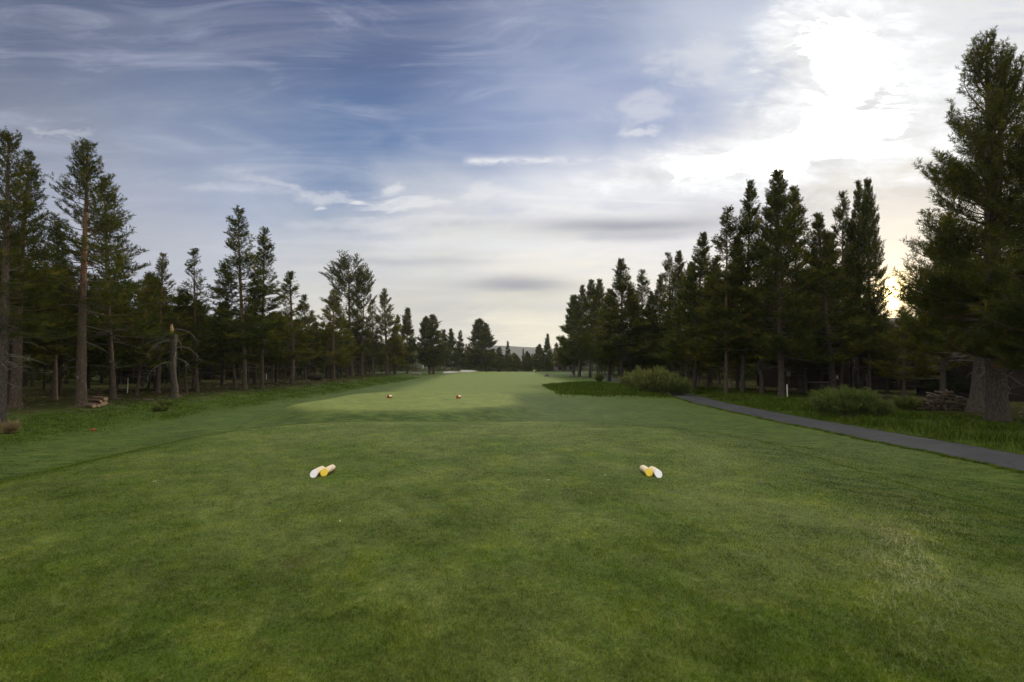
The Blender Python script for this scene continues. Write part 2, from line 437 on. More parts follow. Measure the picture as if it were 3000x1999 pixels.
def axis(segs):
    out = []
    for a, b, s in segs: out += list(np.arange(a, b, s))
    out.append(segs[-1][1]); return np.array(out)
def grow(a, s, f, end):
    o = []; 
    while a < end: o.append(a); s *= f; a += s
    o.append(end); return o
xs_r = list(np.arange(0, 16, .14)) + grow(16, .16, 1.035, 4000)
xs = np.array(sorted(set([-v for v in xs_r] + xs_r)))
ys = np.array(list(-np.array(grow(6, .5, 1.3, 3500))[::-1]) + list(np.arange(-5.5, 2, .4)) + list(np.arange(2, 20, .12)) + grow(20, .13, 1.016, 5000))
X, Y = np.meshgrid(xs, ys)
Z = H(X, Y)
# farther ground climbs behind the trees towards the hill
Z = Z + 0.0
nx, ny = len(xs), len(ys)
idx = np.arange(nx*ny).reshape(ny, nx)
Q = np.stack([idx[:-1, :-1], idx[:-1, 1:], idx[1:, 1:], idx[1:, :-1]], -1).reshape(-1, 4)
zn = zones(X, Y)

def grass_colour(g, p, mown, fair, rough, forest, blade=False):
    x, y, z = g.sep(p); xy = g.vec(x, y, 0.0)
    nA = g.noise(xy, .55, 5, .6, .4); nB = g.noise(g.vec(x+31.0, y-12.0, 0.0), 1.9, 5, .62, .3)
    nC = g.noise(g.vec(x-7.0, y+3.0, 0.0), 9.0, 4, .65); nD = g.noise(xy, 60.0, 3, .7)
    strk = g.noise(g.vec(x*.8+y*.25, y*2.0, 0.0), 2.2, 6, .65, .8)
    base = g.mix(g.ss(nA, .36, .64), (.072, .116, .015), (.122, .158, .038))
    base = g.mix(g.ss(nB, .52, .70)*.50, base, (.138, .160, .016))
    base = g.mix(g.ss(nC, .52, .74)*.50, base, (.195, .200, .062))
    base = g.mix(g.ss(nC, .46, .28)*.55, base, (.040, .070, .008))
    base = g.mix(g.ss(g.noise(xy, .9, 3, .5), .60, .70)*.22, base, (.140, .112, .040))
    vd = g.node('ShaderNodeTexVoronoi'); vd.inputs['Scale'].default_value = .75; g.put(vd.inputs['Vector'], g.vec(x+nC*.12, y*1.2+nB*.1, 0.0))
    base = g.mix(g.ss(S(g, vd.outputs['Distance']) + (nC-.5)*.10, .075, .035)*.65, base, (.125, .110, .075))
    base = g.mix(g.ss(y, 13.0, 19.0)*.62, base, (.225, .268, .066))
    semi = g.mix(g.ss(strk, .40, .60), (.044, .088, .010), (.106, .150, .030))
    semi = g.mix(g.ss(nB, .52, .70)*.5, semi, (.150, .165, .018))
    fairc = g.mix(g.ss(strk, .36, .64), (.115, .168, .030), (.205, .250, .070))
    rg = g.mix(g.ss(strk+(nC-.5)*.7, .38, .64), (.022, .050, .007), (.088, .125, .022))
    fo = g.mix(g.ss(nB*.6+nC*.5, .35, .75), (.030, .028, .015), (.066, .064, .026))
    fo = g.mix(g.ss(nA, .42, .62)*.7, fo, (.036, .056, .014))
    base = g.vm('SCALE', base, sc=(g.noise(g.vec(x*.7, y+5.0, 0.0), .8, 6, .62, .6)-.5)*.85+(nB-.5)*.8+(g.noise(g.vec(x-3.0, y*.8, 0.0), 4.2, 5, .65, .8)-.5)*1.2+(g.noise(g.vec(x, y+9.0, 0.0), 26.0, 4, .7, .3)-.5)*1.3+.99)
    semi = g.vm('SCALE', semi, sc=(nA-.5)*.9+.82)
    c = g.mix(mown, semi, base); c = g.mix(fair, c, fairc); c = g.mix(rough, c, rg); c = g.mix(forest, c, fo)
    c = g.vm('SCALE', c, sc=(nD-.5)*(.9)+1.0)
    return c, nC, nD, strk

m, g, o = mat('golf_turf'); p = wpos(g)
c, nC, nD, st = grass_colour(g, p, attr(g, 'mown'), attr(g, 'fair'), attr(g, 'rough'), attr(g, 'forest'))
bump = nC*.55 + nD*.35 + st*.9*(1.0-attr(g, 'mown'))
pr = finish(g, o, c, .62, .20, bump, 1.0, .06)
g.put(pr.inputs['Specular IOR Level'], (1.0-attr(g, 'forest'))*(1.0-attr(g, 'rough')*.7)*.13)
pr.inputs['Sheen Weight'].default_value = .0; pr.inputs['Sheen Roughness'].default_value = .6
pr.inputs['Sheen Tint'].default_value = (.75, .9, .55, 1)
M_TURF = m
ground = link('ground', mesh_np('ground', np.stack([X.ravel(), Y.ravel(), Z.ravel()], 1), Q, M_TURF,
     attrs=dict(mown=zn[0].ravel(), fair=zn[1].ravel(), rough=zn[2].ravel(), forest=zn[3].ravel()), smooth=True))
tag(ground, 'mown golf course turf with raised tees, fairway and rough', 'ground', kind='structure')

# cart path
yy = np.concatenate([np.arange(-12, 45, .35), np.arange(45, 120, 1.0)])
cxp = path_x(yy); rs = np.random.RandomState(2)
V = []; K = 9
for i, (a, b) in enumerate(zip(cxp, yy)):
    wl = 1.03+.05*math.sin(b*1.3)+rs.uniform(-.035, .035); wr = 1.03+.05*math.sin(b*.9+2)+rs.uniform(-.04, .04)
    for k in range(K):
        t = -wl + (wl+wr)*k/(K-1); crown = .035*(1-(t/1.1)**2)
        V.append((a+t, b, 0))
V = np.array(V); V[:, 2] = H(V[:, 0], V[:, 1])+.022
tt = np.tile(np.linspace(-1, 1, K), len(yy)); V[:, 2] += .03*(1-tt**2)
ii = np.arange(len(yy)*K).reshape(-1, K)
Q2 = np.stack([ii[:-1, :-1], ii[:-1, 1:], ii[1:, 1:], ii[1:, :-1]], -1).reshape(-1, 4)
m, g, o = mat('worn_asphalt'); p = wpos(g); x, y, z = g.sep(p)
n1 = g.noise(p, .7, 5, .6); n2 = g.noise(p, 70, 3, .7)
vv = g.node('ShaderNodeTexVoronoi'); vv.feature = 'DISTANCE_TO_EDGE'; vv.inputs['Scale'].default_value = .42
g.put(vv.inputs['Vector'], g.vm('ADD', p, g.vm('SCALE', g.noise(p, 2, 3, .5, 0, True), sc=.7)))
crk = g.ss(S(g, vv.outputs[0]), .004, .012)
c = g.mix(g.ss(n1, .3, .7), (.025, .027, .033), (.042, .044, .051)); c = g.vm('SCALE', c, sc=(n2-.5)*.8+1.0)
c = g.mix(crk, (.018, .018, .02), c)
finish(g, o, c, .75, .35, n2 + crk*.6, .4, .012); M_ASPH = m
pa = link('path', mesh_np('path', V, Q2, M_ASPH, smooth=True)); tag(pa, 'dark asphalt cart path', 'path', kind='structure')

# distant hill
hx = np.linspace(-2600, 2600, 140); hy = np.linspace(1500, 3800, 40); HX, HY = np.meshgrid(hx, hy)
rise = sst(HY, 1500, 2300)
prof = 92 + 18*np.exp(-((HX+90)/130)**2) + 4*np.sin(HX/240+1) + 3*np.sin(HX/70) - 8*sst(HX, 50, 500)
HZ = -4 + rise*prof
hi = np.arange(HX.size).reshape(HX.shape)
HQ = np.stack([hi[:-1, :-1], hi[:-1, 1:], hi[1:, 1:], hi[1:, :-1]], -1).reshape(-1, 4)
m, g, o = mat('wooded_hill'); p = wpos(g); n = g.noise(p, .02, 8, .7)
finish(g, o, g.mix(g.ss(n, .35, .65), (.045, .055, .045), (.095, .10, .085)), 1.0, 0, n, .8, 20)
hl = link('hill', mesh_np('hill', np.stack([HX.ravel(), HY.ravel(), HZ.ravel()], 1), HQ, m, smooth=True))
tag(hl, 'low wooded hill on the horizon', 'hill', kind='structure')

# sand bunkers beside the far green
M_SAND = simple('bunker_sand', (.35, .345, .32), .95, .1, .08, 2.0)
def bunker(u0, u1, v, d, label, hgt=.42):
    a = (u0-1500)/F*d; b = (u1-1500)/F*d; n = 26; Vb = []; T = []
    z0 = Hs((a+b)/2, d)
    for i in range(n):
        th = 2*math.pi*i/n; r = 1+.14*math.sin(3*th+1)+.08*math.sin(5*th)
        for k, rr in enumerate((1.0, .7, .35)):
            xx = (a+b)/2 + (b-a)/2*rr*r*math.cos(th); y_ = d + 3.4*rr*r*math.sin(th)
            Vb.append((xx, y_, Hs(xx, y_) + .05 + (.5+.5*math.sin(th))*rr*hgt*.9 - .08*(1-rr)))
    Vb.append(((a+b)/2, d, z0+.02+hgt*.35)); 
    Q_ = [(3*i+k, 3*((i+1) % n)+k, 3*((i+1) % n)+k+1, 3*i+k+1) for i in range(n) for k in (0, 1)]
    T = [(3*i+2, 3*((i+1) % n)+2, 3*n) for i in range(n)]
    o_ = link('sand_bunker', mesh_np('sand_bunker', Vb, [np.array(Q_), np.array(T)], M_SAND, smooth=True))
    tag(o_, label, 'bunker', 'pale sand bunkers by the far green')
bunker(1296, 1342, 1091, 140, 'pale sand bunker by the far green, left one of the pair')
bunker(1345, 1395, 1091, 148, 'pale sand bunker by the far green, right one of the pair')

# ------------------------------------------------------------------ needles / leaves
def needles(P, D, size, tone, K, w, rng, spread=.9, lenf=.5):
    """P,D (n,3); size,tone (n,) -> verts, tris, tone per vertex"""
    n = len(P)
    P = np.repeat(P, K, 0); D = np.repeat(D, K, 0); s = np.repeat(size, K); t = np.repeat(tone, K)
    N = n*K
    u = rng.rand(N)
    rv = rng.normal(size=(N, 3)); rv -= (rv*D).sum(1)[:, None]*D; rv /= np.linalg.norm(rv, axis=1)[:, None]+1e-9
    nd = D*(.45+.5*u)[:, None] + rv*spread*(1.0-.25*u)[:, None]; nd /= np.linalg.norm(nd, axis=1)[:, None]
    base = P + D*(s*(u-.15))[:, None]
    L = s*lenf*(.7+.6*rng.rand(N))
    side = np.cross(nd, rng.normal(size=(N, 3))); side /= np.linalg.norm(side, axis=1)[:, None]+1e-9
    ww = w*(.7+.6*rng.rand(N))
    tip = base + nd*L[:, None]
    V = np.stack([base-side*ww[:, None]/2, base+side*ww[:, None]/2, tip+side*ww[:, None]*.2, tip-side*ww[:, None]*.2], 1).reshape(-1, 3)
    Qn = np.arange(N*4).reshape(-1, 4)
    return V, Qn, np.repeat(t, 4)

def prof_cone(t): return (1-t)**.56*min(1, .66+t*2.2)*.97+.02
def prof_col(t): return (1-t)**.50*min(1, .62+t*1.8)*.92+.02
def prof_broad(t): return (1-t)**.54*min(1, .72+t*2.5)+.02
def prof_round(t): return math.sqrt(max(0, 1-((t-.62)/.52)**2))*.9+.05 if t > .12 else .45
def prof_flare(t): return (1-t)**.70*1.0+.02

def make_tree(seed, Ht, cb, R, prof, r0, dens=1.0, tuft=.26, K=11, w=.020, mat_n=None, bark=None, gap=.12,
              dead=0, sway=.25, up=(-.05, .95), rust=0.0, tip_up=.5, spacing=.34, s_in=None, fork=None, kink=0, detail=True, nbr=5):
    rng = np.random.RandomState(seed)
    mat_n = mat_n or M_NEEDLE; bark = bark or M_BARK
    # trunk
    nz = 18; tz = np.linspace(0, 1, nz); z = tz*Ht
    ph = rng.rand(2)*6.28
    cxz = sway*np.sin(tz*4+ph[0])*tz*(1-.6*tz)*.8; cyz = sway*np.sin(tz*3+ph[1])*tz*(1-.6*tz)*.8
    if kink:
        cxz = cxz + kink*(np.exp(-((z-2.4)/.55)**2)*.55 - .35*sst(z, 2.2, 3.6) + .25*sst(z, 5, 8))
    cxz -= cxz[0]; cyz -= cyz[0]
    def C(h):
        return np.array([np.interp(h, z, cxz), np.interp(h, z, cyz), h])
    zz = np.concatenate([[-.35, .0, .18, .45], np.linspace(.9, Ht*.985, 20)])
    rr = r0*np.clip(1-zz/Ht, 0, 1)**.78 + .012
    rr = rr*(1 + .34*np.exp(-np.maximum(zz, 0)/.30))
    tb = MB(); tb.tube([C(max(h, 0))+np.array([0, 0, min(h, 0)]) for h in zz], rr, 14 if detail else 8)
    # bark lumps
    Vt = tb.V[0]; nn = rng.normal(size=len(Vt))*.035
    cc = np.array([C(max(h, 0)) for h in Vt[:, 2]]); dv = Vt-cc; dv[:, 2] = 0; tb.V[0] = Vt + dv*nn[:, None]
    trunk = tb.mesh('trunk', bark, True)
    # branches and tufts
    bb = MB(); P = []; D = []; SZ = []; TN = []
    h = cb
    while h < Ht*.985:
        t = (h-cb)/(Ht-cb)
        for k in range(rng.randint(nbr-2, nbr+2)):
            if rng.rand() < gap: continue
            az = rng.rand()*6.283; L = R*prof(t)*(.60+.52*rng.rand())
            if rng.rand() < .06: L *= 1.2
            if L < .05: continue
            e = up[0]+(up[1]-up[0])*t**1.25 + rng.normal()*.14
            n = 5; pts = [C(h)]; st_ = L/(n-1); a = az
            for q in range(n-1):
                ee = e + tip_up*(q/(n-2))**1.5; a += rng.normal()*.09
                pts.append(pts[-1]+st_*np.array([math.cos(a)*math.cos(ee), math.sin(a)*math.cos(ee), math.sin(ee)]))
            pts = np.array(pts)
            bb.tube(pts, np.linspace(.010+.011*L, .005, n), 4)
            s0 = .28 if t < .75 else .1
            if L > 1.6: s0 = .38
            if s_in is not None: s0 = s_in
            m_ = max(2, int(L*(8.4-2.2*t)*dens*(1-s0)+1.3))
            for q in range(m_):
                s = s0+(1-s0)*(q+rng.rand()*.8)/m_; s = min(s, 1)
                f = s*(n-1); i0 = min(int(f), n-2); pt = pts[i0]+(pts[i0+1]-pts[i0])*(f-i0)
                dr = pts[i0+1]-pts[i0]; dr /= np.linalg.norm(dr)
                sd = np.cross(dr, [0, 0, 1]); sd /= np.linalg.norm(sd)+1e-9
                sg = 1 if (q % 2) else -1
                tl = (.10+.42*L*(1-s)+.10*rng.rand())*(.6+.6*rng.rand())
                td = dr*(.5+.3*rng.rand()) + sd*sg*(.5+.5*rng.rand()) + np.array([0, 0, .12+.45*rng.rand()+.3*t]); td /= np.linalg.norm(td)
                e_ = pt + td*tl
                if detail and tl > .18:
                    bb.tube([pt, e_], [.006, .004], 3)
                tone = rng.rand()
                nt_ = 1 + int(tl/.22)
                for r_ in range(nt_):
                    fr = 1-r_*.22/tl if tl > 0 else 1
                    P.append(pt+td*tl*fr+rng.normal(size=3)*.03); dd = td+rng.normal(size=3)*.28+np.array([0, 0, .2]); D.append(dd/np.linalg.norm(dd))
                    SZ.append(tuft*(.75+.5*rng.rand())*(1-.45*t)); TN.append(tone*.75+.25*rng.rand()*(1 if s > .6 else .5))
            P.append(pts[-1]); dd = pts[-1]-pts[-2]; dd /= np.linalg.norm(dd); D.append(dd); SZ.append(tuft*(1-.35*t)); TN.append(.5+.5*rng.rand())
        h += spacing*(.6+.8*rng.rand())*(1.05-.05*t)
    for q in range(7):      # leader
        P.append(C(Ht*(.985-.0)-q*.13)); D.append(np.array([0, 0, 1.])); SZ.append(tuft*.9); TN.append(.5)
    P = np.array(P); D = np.array(D); SZ = np.array(SZ); TN = np.array(TN)
    Vn, Qn, tn = needles(P, D, SZ, TN, K, w, rng, .95, .46)
    mats = [mat_n, M_RUST]
    mi = np.zeros(len(Qn), np.int32)
    if rust > 0:
        rt = np.repeat((rng.rand(len(P)) < rust) & (P[:, 2] < cb+(Ht-cb)*.45), K); mi[rt] = 1
    crown = mesh_np('crown', Vn, Qn, mats, mi, attrs=dict(tone=tn))
    dd_ = None
    if dead:
        for q in range(dead):
            hh = rng.uniform(1.6 if cb > 2.5 else cb*.6, cb+(Ht-cb)*.25); az = rng.rand()*6.283; L = rng.uniform(.5, 1.0)*R*.75
            pts = [C(hh)]; a = az; e = rng.uniform(-.1, .4); n = 6
            for j in range(n-1):
                a += rng.normal()*.22; e -= rng.uniform(-.05, .28)
                pts.append(pts[-1]+L/(n-1)*np.array([math.cos(a)*math.cos(e), math.sin(a)*math.cos(e), math.sin(e)]))
            bb.tube(pts, np.linspace(.020, .006, n), 4, m=1)
            for j in range(rng.randint(2, 6)):
                i0 = rng.randint(1, n-1); e2 = rng.normal(size=3)*[1, 1, .6]; e2 /= np.linalg.norm(e2)
                ll = rng.uniform(.2, .55); mid = pts[i0]+e2*ll*.5; end = mid + (e2+np.array([0, 0, -.5])*rng.rand())*ll*.5
                bb.tube([pts[i0], mid, end], [.009, .007, .004], 3, m=1)
    branches = bb.mesh('branches', [M_BRANCH, M_DEAD], True)
    return dict(H=Ht, R=R, trunk=trunk, crown=crown, branches=branches, dead=dd_, r0=r0)

PROTO = {}
def P_(k, *a, **kw): PROTO[k] = make_tree(*a, **kw)
# real heights in metres; near trees get more and finer needles
P_('giant', 11, 15.4, 2.6, 3.9, prof_broad, .42, dens=1.15, tuft=.33, K=18, w=.018, bark=M_BARK_G, dead=20, rust=.015, up=(-.12, 1.05), nbr=6, spacing=.29, gap=.16, s_in=.26, tip_up=.7)
P_('giant2', 12, 14.5, 2.4, 3.3, prof_cone, .36, dens=1.1, tuft=.33, K=17, w=.018, bark=M_BARK_G, dead=14, rust=.01, up=(-.1, 1.05), nbr=6, spacing=.30, gap=.16, s_in=.28, tip_up=.7)
P_('leftA', 21, 14.6, 5.6, 2.35, prof_cone, .25, dens=1.15, tuft=.31, K=17, w=.020, dead=16, gap=.16, nbr=6, spacing=.31)
P_('leftB', 22, 14.6, 4.6, 2.2, prof_col, .22, dens=1.15, tuft=.31, K=16, w=.021, dead=18, gap=.14, nbr=6, bark=M_BARK_G)
P_('leftC', 23, 14.0, 4.0, 2.3, prof_flare, .20, dens=1.1, tuft=.32, K=16, w=.022, dead=14, gap=.12, nbr=6, rust=.03)
P_('tallA', 31, 16.5, 4.2, 2.3, prof_flare, .24, dens=1.0, tuft=.40, K=14, w=.034, dead=10, gap=.14, spacing=.36)
P_('tallB', 32, 16.0, 3.6, 1.9, prof_col, .22, dens=1.0, tuft=.40, K=14, w=.034, dead=10, gap=.15, spacing=.36)
P_('narrow', 33, 13.0, 3.4, 1.15, prof_col, .15, dens=1.1, tuft=.36, K=13, w=.032, dead=6, gap=.22, spacing=.36, up=(.0, 1.0))
P_('mid', 34, 12.5, 2.6, 2.0, prof_flare, .18, dens=1.0, tuft=.42, K=14, w=.036, dead=8, rust=.02, spacing=.36)
P_('bushy', 35, 12.5, 2.0, 2.4, prof_cone, .20, dens=1.0, tuft=.45, K=14, w=.040, dead=6, mat_n=M_NEEDLE_W, spacing=.36)
P_('round', 36, 14.5, 3.2, 3.0, prof_round, .26, dens=.9, tuft=.50, K=14, w=.040, dead=18, gap=.25, up=(.1, .7))
P_('rightA', 41, 16.0, 3.2, 2.6, prof_flare, .26, dens=1.1, tuft=.42, K=15, w=.034, dead=8, bark=M_BARK_G, spacing=.32, nbr=6, gap=.08)
P_('rightB', 42, 16.0, 2.9, 2.9, prof_cone, .26, dens=1.1, tuft=.40, K=14, w=.034, dead=10, bark=M_BARK_G, spacing=.32, nbr=6, gap=.08, rust=.01)
P_('rightW', 43, 12.0, 2.4, 2.8, prof_broad, .22, dens=1.1, tuft=.42, K=14, w=.036, dead=10, bark=M_BARK_G, mat_n=M_NEEDLE_W, spacing=.34, gap=.1)
P_('farA', 51, 14.0, 2.2, 2.4, prof_cone, .22, dens=.8, tuft=.75, K=12, w=.08, spacing=.42, detail=False)
P_('farB', 52, 15.0, 2.0, 2.2, prof_flare, .22, dens=.8, tuft=.75, K=12, w=.08, spacing=.42, detail=False, mat_n=M_NEEDLE_W)
P_('farC', 53, 14.0, 1.6, 3.2, prof_broad, .26, dens=.8, tuft=.75, K=12, w=.08, spacing=.42, detail=False)
P_('deepA', 61, 13.0, 3.6, 1.9, prof_col, .13, dens=.75, tuft=.60, K=11, w=.060, bark=M_BARK_D, spacing=.42, detail=False, dead=6)
P_('deepB', 62, 13.0, 4.4, 1.8, prof_flare, .12, dens=.75, tuft=.60, K=11, w=.060, bark=M_BARK_D, spacing=.42, detail=False, dead=6)
P_('deepC', 63, 12.0, 3.0, 2.0, prof_cone, .12, dens=.75, tuft=.60, K=11, w=.060, bark=M_BARK_D, spacing=.42, detail=False, dead=8)
P_('fir', 64, 10.0, .6, 2.4, prof_flare, .16, dens=1.0, tuft=.40, K=11, w=.040, mat_n=M_NEEDLE_D, bark=M_BARK_D, spacing=.34, detail=False, up=(-.2, .6))
P_('kinked', 65, 13.0, 4.2, 1.9, prof_cone, .20, dens=1.0, tuft=.34, K=10, w=.030, dead=16, bark=M_BARK_G, kink=1.0)
P_('young', 66, 5.0, .5, 1.0, prof_flare, .06, dens=1.2, tuft=.30, K=10, w=.03, spacing=.3, detail=False)

def plant(kind, base, height, hw=None, top=None, trunk_w=None, rz=None, label='', group=None, name='pine_tree', rng=random, cat='tree'):
    """base Vector; height m; hw crown half width m; top = Vector of the tip (lean)"""
    p = PROTO[kind]
    hw = hw*1.12 if hw else hw
    e = bpy.data.objects.new(name, None); COL.objects.link(e); e.empty_display_size = .3
    e.location = base
    ax = Vector((0, 0, 1)) if top is None else (top-base).normalized()
    q = Vector((0, 0, 1)).rotation_difference(ax)
    e.rotation_mode = 'QUATERNION'
    e.rotation_quaternion = q @ Quaternion((0, 0, 1), rng.uniform(0, 6.283) if rz is None else rz)
    sz = height/p['H']; sx = (hw/p['R']) if hw else sz
    e.scale = (1, 1, 1)
    tag(e, label, cat, group)
    t = link('trunk', p['trunk'], e); tw = (trunk_w/2/p['r0']) if trunk_w else sx
    sway = max(.6, min(tw, 1.4)); t.scale = (tw, tw, sz)
    c = link('crown', p['crown'], e); c.scale = (sx, sx, sz)
    b = link('branches', p['branches'], e); b.scale = (sx, sx, sz)
    if p['dead']:
        d = link('dead_branches', p['dead'], e); d.scale = (sx, sx, sz)
    return e

def plant_px(kind, ub, vb, ut, vt, hwpx, twpx, label, group=None, rz=None, name='pine_tree', d=None):
    if d is None: base = hit(ub, vb)
    else:
        r = ray(ub, vb); base = Vector((r[0]/r[1]*d, d, 0)); base.z = Hs(base.x, base.y)
    # tip lies in the vertical plane facing the camera through the base
    rt = ray(ut, vt); k = base.y/rt[1]
    top = Vector((rt[0]*k, base.y, EYE+rt[2]*k))
    hgt = (top-base).length
    if group == GR and ub < 2460: hwpx *= 1.18
    if group == GL: hwpx *= 1.12
    return plant(kind, base, hgt, hwpx/F*base.y, top, twpx/F*base.y if twpx else None, rz, label, group, name)

random.seed(4)
GL = 'pines along the left forest edge'; GR = 'pines along the right side of the fairway'; GF = 'far trees closing the end of the fairway'
# ---- left edge, near to far
plant_px('leftB', -4, 1240, 30, 395, 118, 26, 'tall pine cut by the left frame edge, thick brown trunk', GL)
plant_px('leftC', 45, 1196, 80, 447, 105, 24, 'leaning pine just inside the left edge, dark straight trunk rising up rightwards', GL)
plant_px('leftA', 238, 1192, 251, 413, 122, 24, 'tallest left pine with bare sunlit orange trunk, log stack at its foot', GL)
plant_px('leftC', 333, 1170, 303, 523, 118, 13, 'broad dark pine directly behind and right of the orange trunked pine', GL)
plant_px('leftC', 160, 1172, 165, 655, 80, 13, 'shorter pine in the gap between the leaning pine and the orange trunked pine', GL)
plant_px('mid', 400, 1160, 440, 800, 60, 7, 'thin pale trunked pine left of the broken snag', GL)
plant_px('leftC', 462, 1153, 474, 745, 66, 11, 'dark pointed pine behind the broken snag with long bare side limbs', GL)
plant_px('tallB', 545, 1148, 535, 850, 60, 8, 'low pine right behind the broken snag', GL)
plant_px('narrow', 577, 1148, 568, 728, 46, 9, 'slim open crowned pine between the snag and the tall twin pines', GL)
plant_px('tallA', 717, 1142, 700, 602, 92, 13, 'tallest spire of the middle left pines, long tapering crown', GL)
plant_px('mid', 690, 1140, 655, 775, 70, 9, 'bushy pine tucked against the left side of the tallest spire', GL)
plant_px('tallB', 767, 1138, 771, 670, 62, 10, 'second tall spire, right of the tallest middle left pine', GL)
plant_px('mid', 855, 1127, 853, 798, 66, 12, 'wide low pine with foliage hanging near the grey bush', GL)
plant_px('mid', 893, 1112, 893, 865, 48, 7, 'small pointed pine left of the round topped pine', GL)
plant_px('bushy', 977, 1112, 975, 855, 55, 10, 'leafy pine joined to the left side of the round topped pine', GL)
plant_px('round', 1031, 1103, 1018, 778, 66, 11, 'round topped old pine with a tangle of bare limbs below', GL)
plant_px('round', 1060, 1103, 1068, 812, 42, 7, 'crooked thin pine stuck to the right side of the round topped pine', GL)
plant_px('narrow', 1092, 1101, 1093, 880, 28, 6, 'short narrow pine right of the round topped pine', GL)
plant_px('bushy', 1134, 1100, 1127, 852, 46, 9, 'dense green pine with golden lower boughs', GL)
plant_px('farB', 1158, 1098, 1165, 925, 26, 5, 'small golden green pine right of the dense green pine', GL)
plant_px('farA', 1192, 1096, 1195, 905, 30, 6, 'thin spired pine above the dark boulder at the left', GL)
plant_px('farC', 1258, 1092, 1247, 931, 32, 7, 'left half of the paired pines beside the bunkers', GL, d=135)
plant_px('farA', 1270, 1092, 1268, 925, 38, 7, 'right half of the paired pines beside the bunkers', GL, d=132)
# ---- far end of the fairway
for (ub, ut, vt, hw, k, d, lab) in (
    (1300, 1300, 968, 22, 'farA', 160, 'dark pine behind the left bunker'),
    (1322, 1322, 966, 22, 'farC', 165, 'broad pine behind the gap between the bunkers'),
    (1350, 1348, 970, 17, 'farA', 168, 'pointed pine behind the right bunker'),
    (1374, 1374, 1015, 24, 'farB', 175, 'low golden pine left of the big double crowned pine'),
    (1411, 1404, 937, 44, 'farC', 170, 'big dark pine with double crown alone at the fairway end, left crown'),
    (1424, 1421, 950, 38, 'farC', 172, 'right crown of the big double crowned pine at the fairway end'),
    (1462, 1463, 1018, 24, 'farA', 185, 'low pine between the double crowned pine and the slim spire'),
    (1489, 1488, 1001, 11, 'farA', 180, 'slim lone spire in front of the distant hill'),
    (1512, 1512, 1040, 20, 'farB', 190, 'low rounded tree right of the slim spire'),
    (1545, 1545, 1030, 17, 'farC', 190, 'dark rounded tree below the hill'),
    (1532, 1533, 1022, 8, 'farB', 200, 'yellowish slender tree below the hill crest'),
    (1578, 1580, 1010, 20, 'farC', 182, 'dark oval tree right of the hill crest'),
    (1604, 1605, 980, 17, 'farA', 170, 'tall spire standing left of the right hand tree wall'),
    (1628, 1630, 1006, 20, 'farB', 176, 'golden pine between the tall spire and the right hand tree wall'),
    (1650, 1650, 985, 26, 'farB', 160, 'golden edged pine at the start of the right hand tree wall')):
    plant_px(k, ub, 1090, ut, vt, hw, None, lab, GF, d=d)
# ---- right edge, far to near
plant_px('farC', 1680, 1101, 1684, 870, 44, 8, 'leftmost rounded pine of the right hand tree wall', GR, d=118)
plant_px('rightA', 1697, 1104, 1707, 838, 44, 9, 'pine behind the right boulder, second from the left in the right tree wall', GR)
plant_px('rightB', 1729, 1107, 1731, 824, 46, 8, 'pine with flat shouldered crown, third in the right tree wall', GR)
plant_px('rightB', 1750, 1109, 1756, 822, 42, 7, 'pine pressed against the left side of the steep spire', GR)
plant_px('rightA', 1822, 1126, 1819, 762, 70, 11, 'steep spire with pale trunk left of the willow bush', GR)
plant_px('rightB', 1785, 1117, 1786, 850, 50, 9, 'lower pine filling left of the steep pale trunked spire', GR)
plant_px('tallB', 1884, 1118, 1878, 793, 48, 7, 'slim pine with loose crown above the willow bush', GR)
plant_px('rightA', 1930, 1118, 1934, 808, 44, 8, 'short pine right of the slim loose crowned one', GR)
plant_px('tallB', 1972, 1120, 1959, 742, 42, 8, 'left spire of the close twins above the right end of the willow bush', GR)
plant_px('rightA', 1997, 1126, 1990, 739, 56, 9, 'right spire of the close twins above the right end of the willow bush', GR)
plant_px('rightA', 2034, 1146, 2062, 686, 74, 10, 'pine with V shaped split trunk at the start of the cart path', GR)
plant_px('rightB', 2074, 1141, 2095, 760, 60, 9, 'dark pine behind the V shaped trunk', GR)
plant_px('tallB', 2128, 1157, 2129, 610, 74, 11, 'tall slender pine right of the V trunked pine', GR)
plant_px('rightW', 2130, 1150, 2110, 830, 90, 9, 'golden boughed pine under the tall slender pine', GR)
plant_px('rightA', 2175, 1155, 2198, 536, 76, 12, 'second tallest spire in the middle of the right trees, straight pale trunk', GR)
plant_px('kinked', 2232, 1156, 2250, 690, 70, 13, 'pine with crooked swollen trunk and pale dead branches', GR)
plant_px('rightB', 2289, 1163, 2282, 506, 92, 17, 'tallest of the middle right pines, thick straight grey trunk by the white stake', GR)
plant_px('rightA', 2345, 1150, 2325, 552, 84, 11, 'shoulder pine just right of the tallest middle right pine', GR)
plant_px('rightW', 2360, 1150, 2350, 800, 110, 12, 'golden green boughed pine in front of the shoulder pine', GR)
plant_px('rightA', 2444, 1160, 2395, 630, 84, 17, 'pine with grey leaning trunk above the round shrub', GR)
plant_px('tallB', 2465, 1150, 2473, 563, 66, 9, 'left spire of the three close to the sun', GR)
plant_px('rightA', 2524, 1150, 2514, 536, 64, 10, 'middle spire of the three close to the sun', GR)
plant_px('rightB', 2548, 1152, 2541, 533, 62, 10, 'right spire of the three close to the sun, boughs reaching the sun gap', GR)
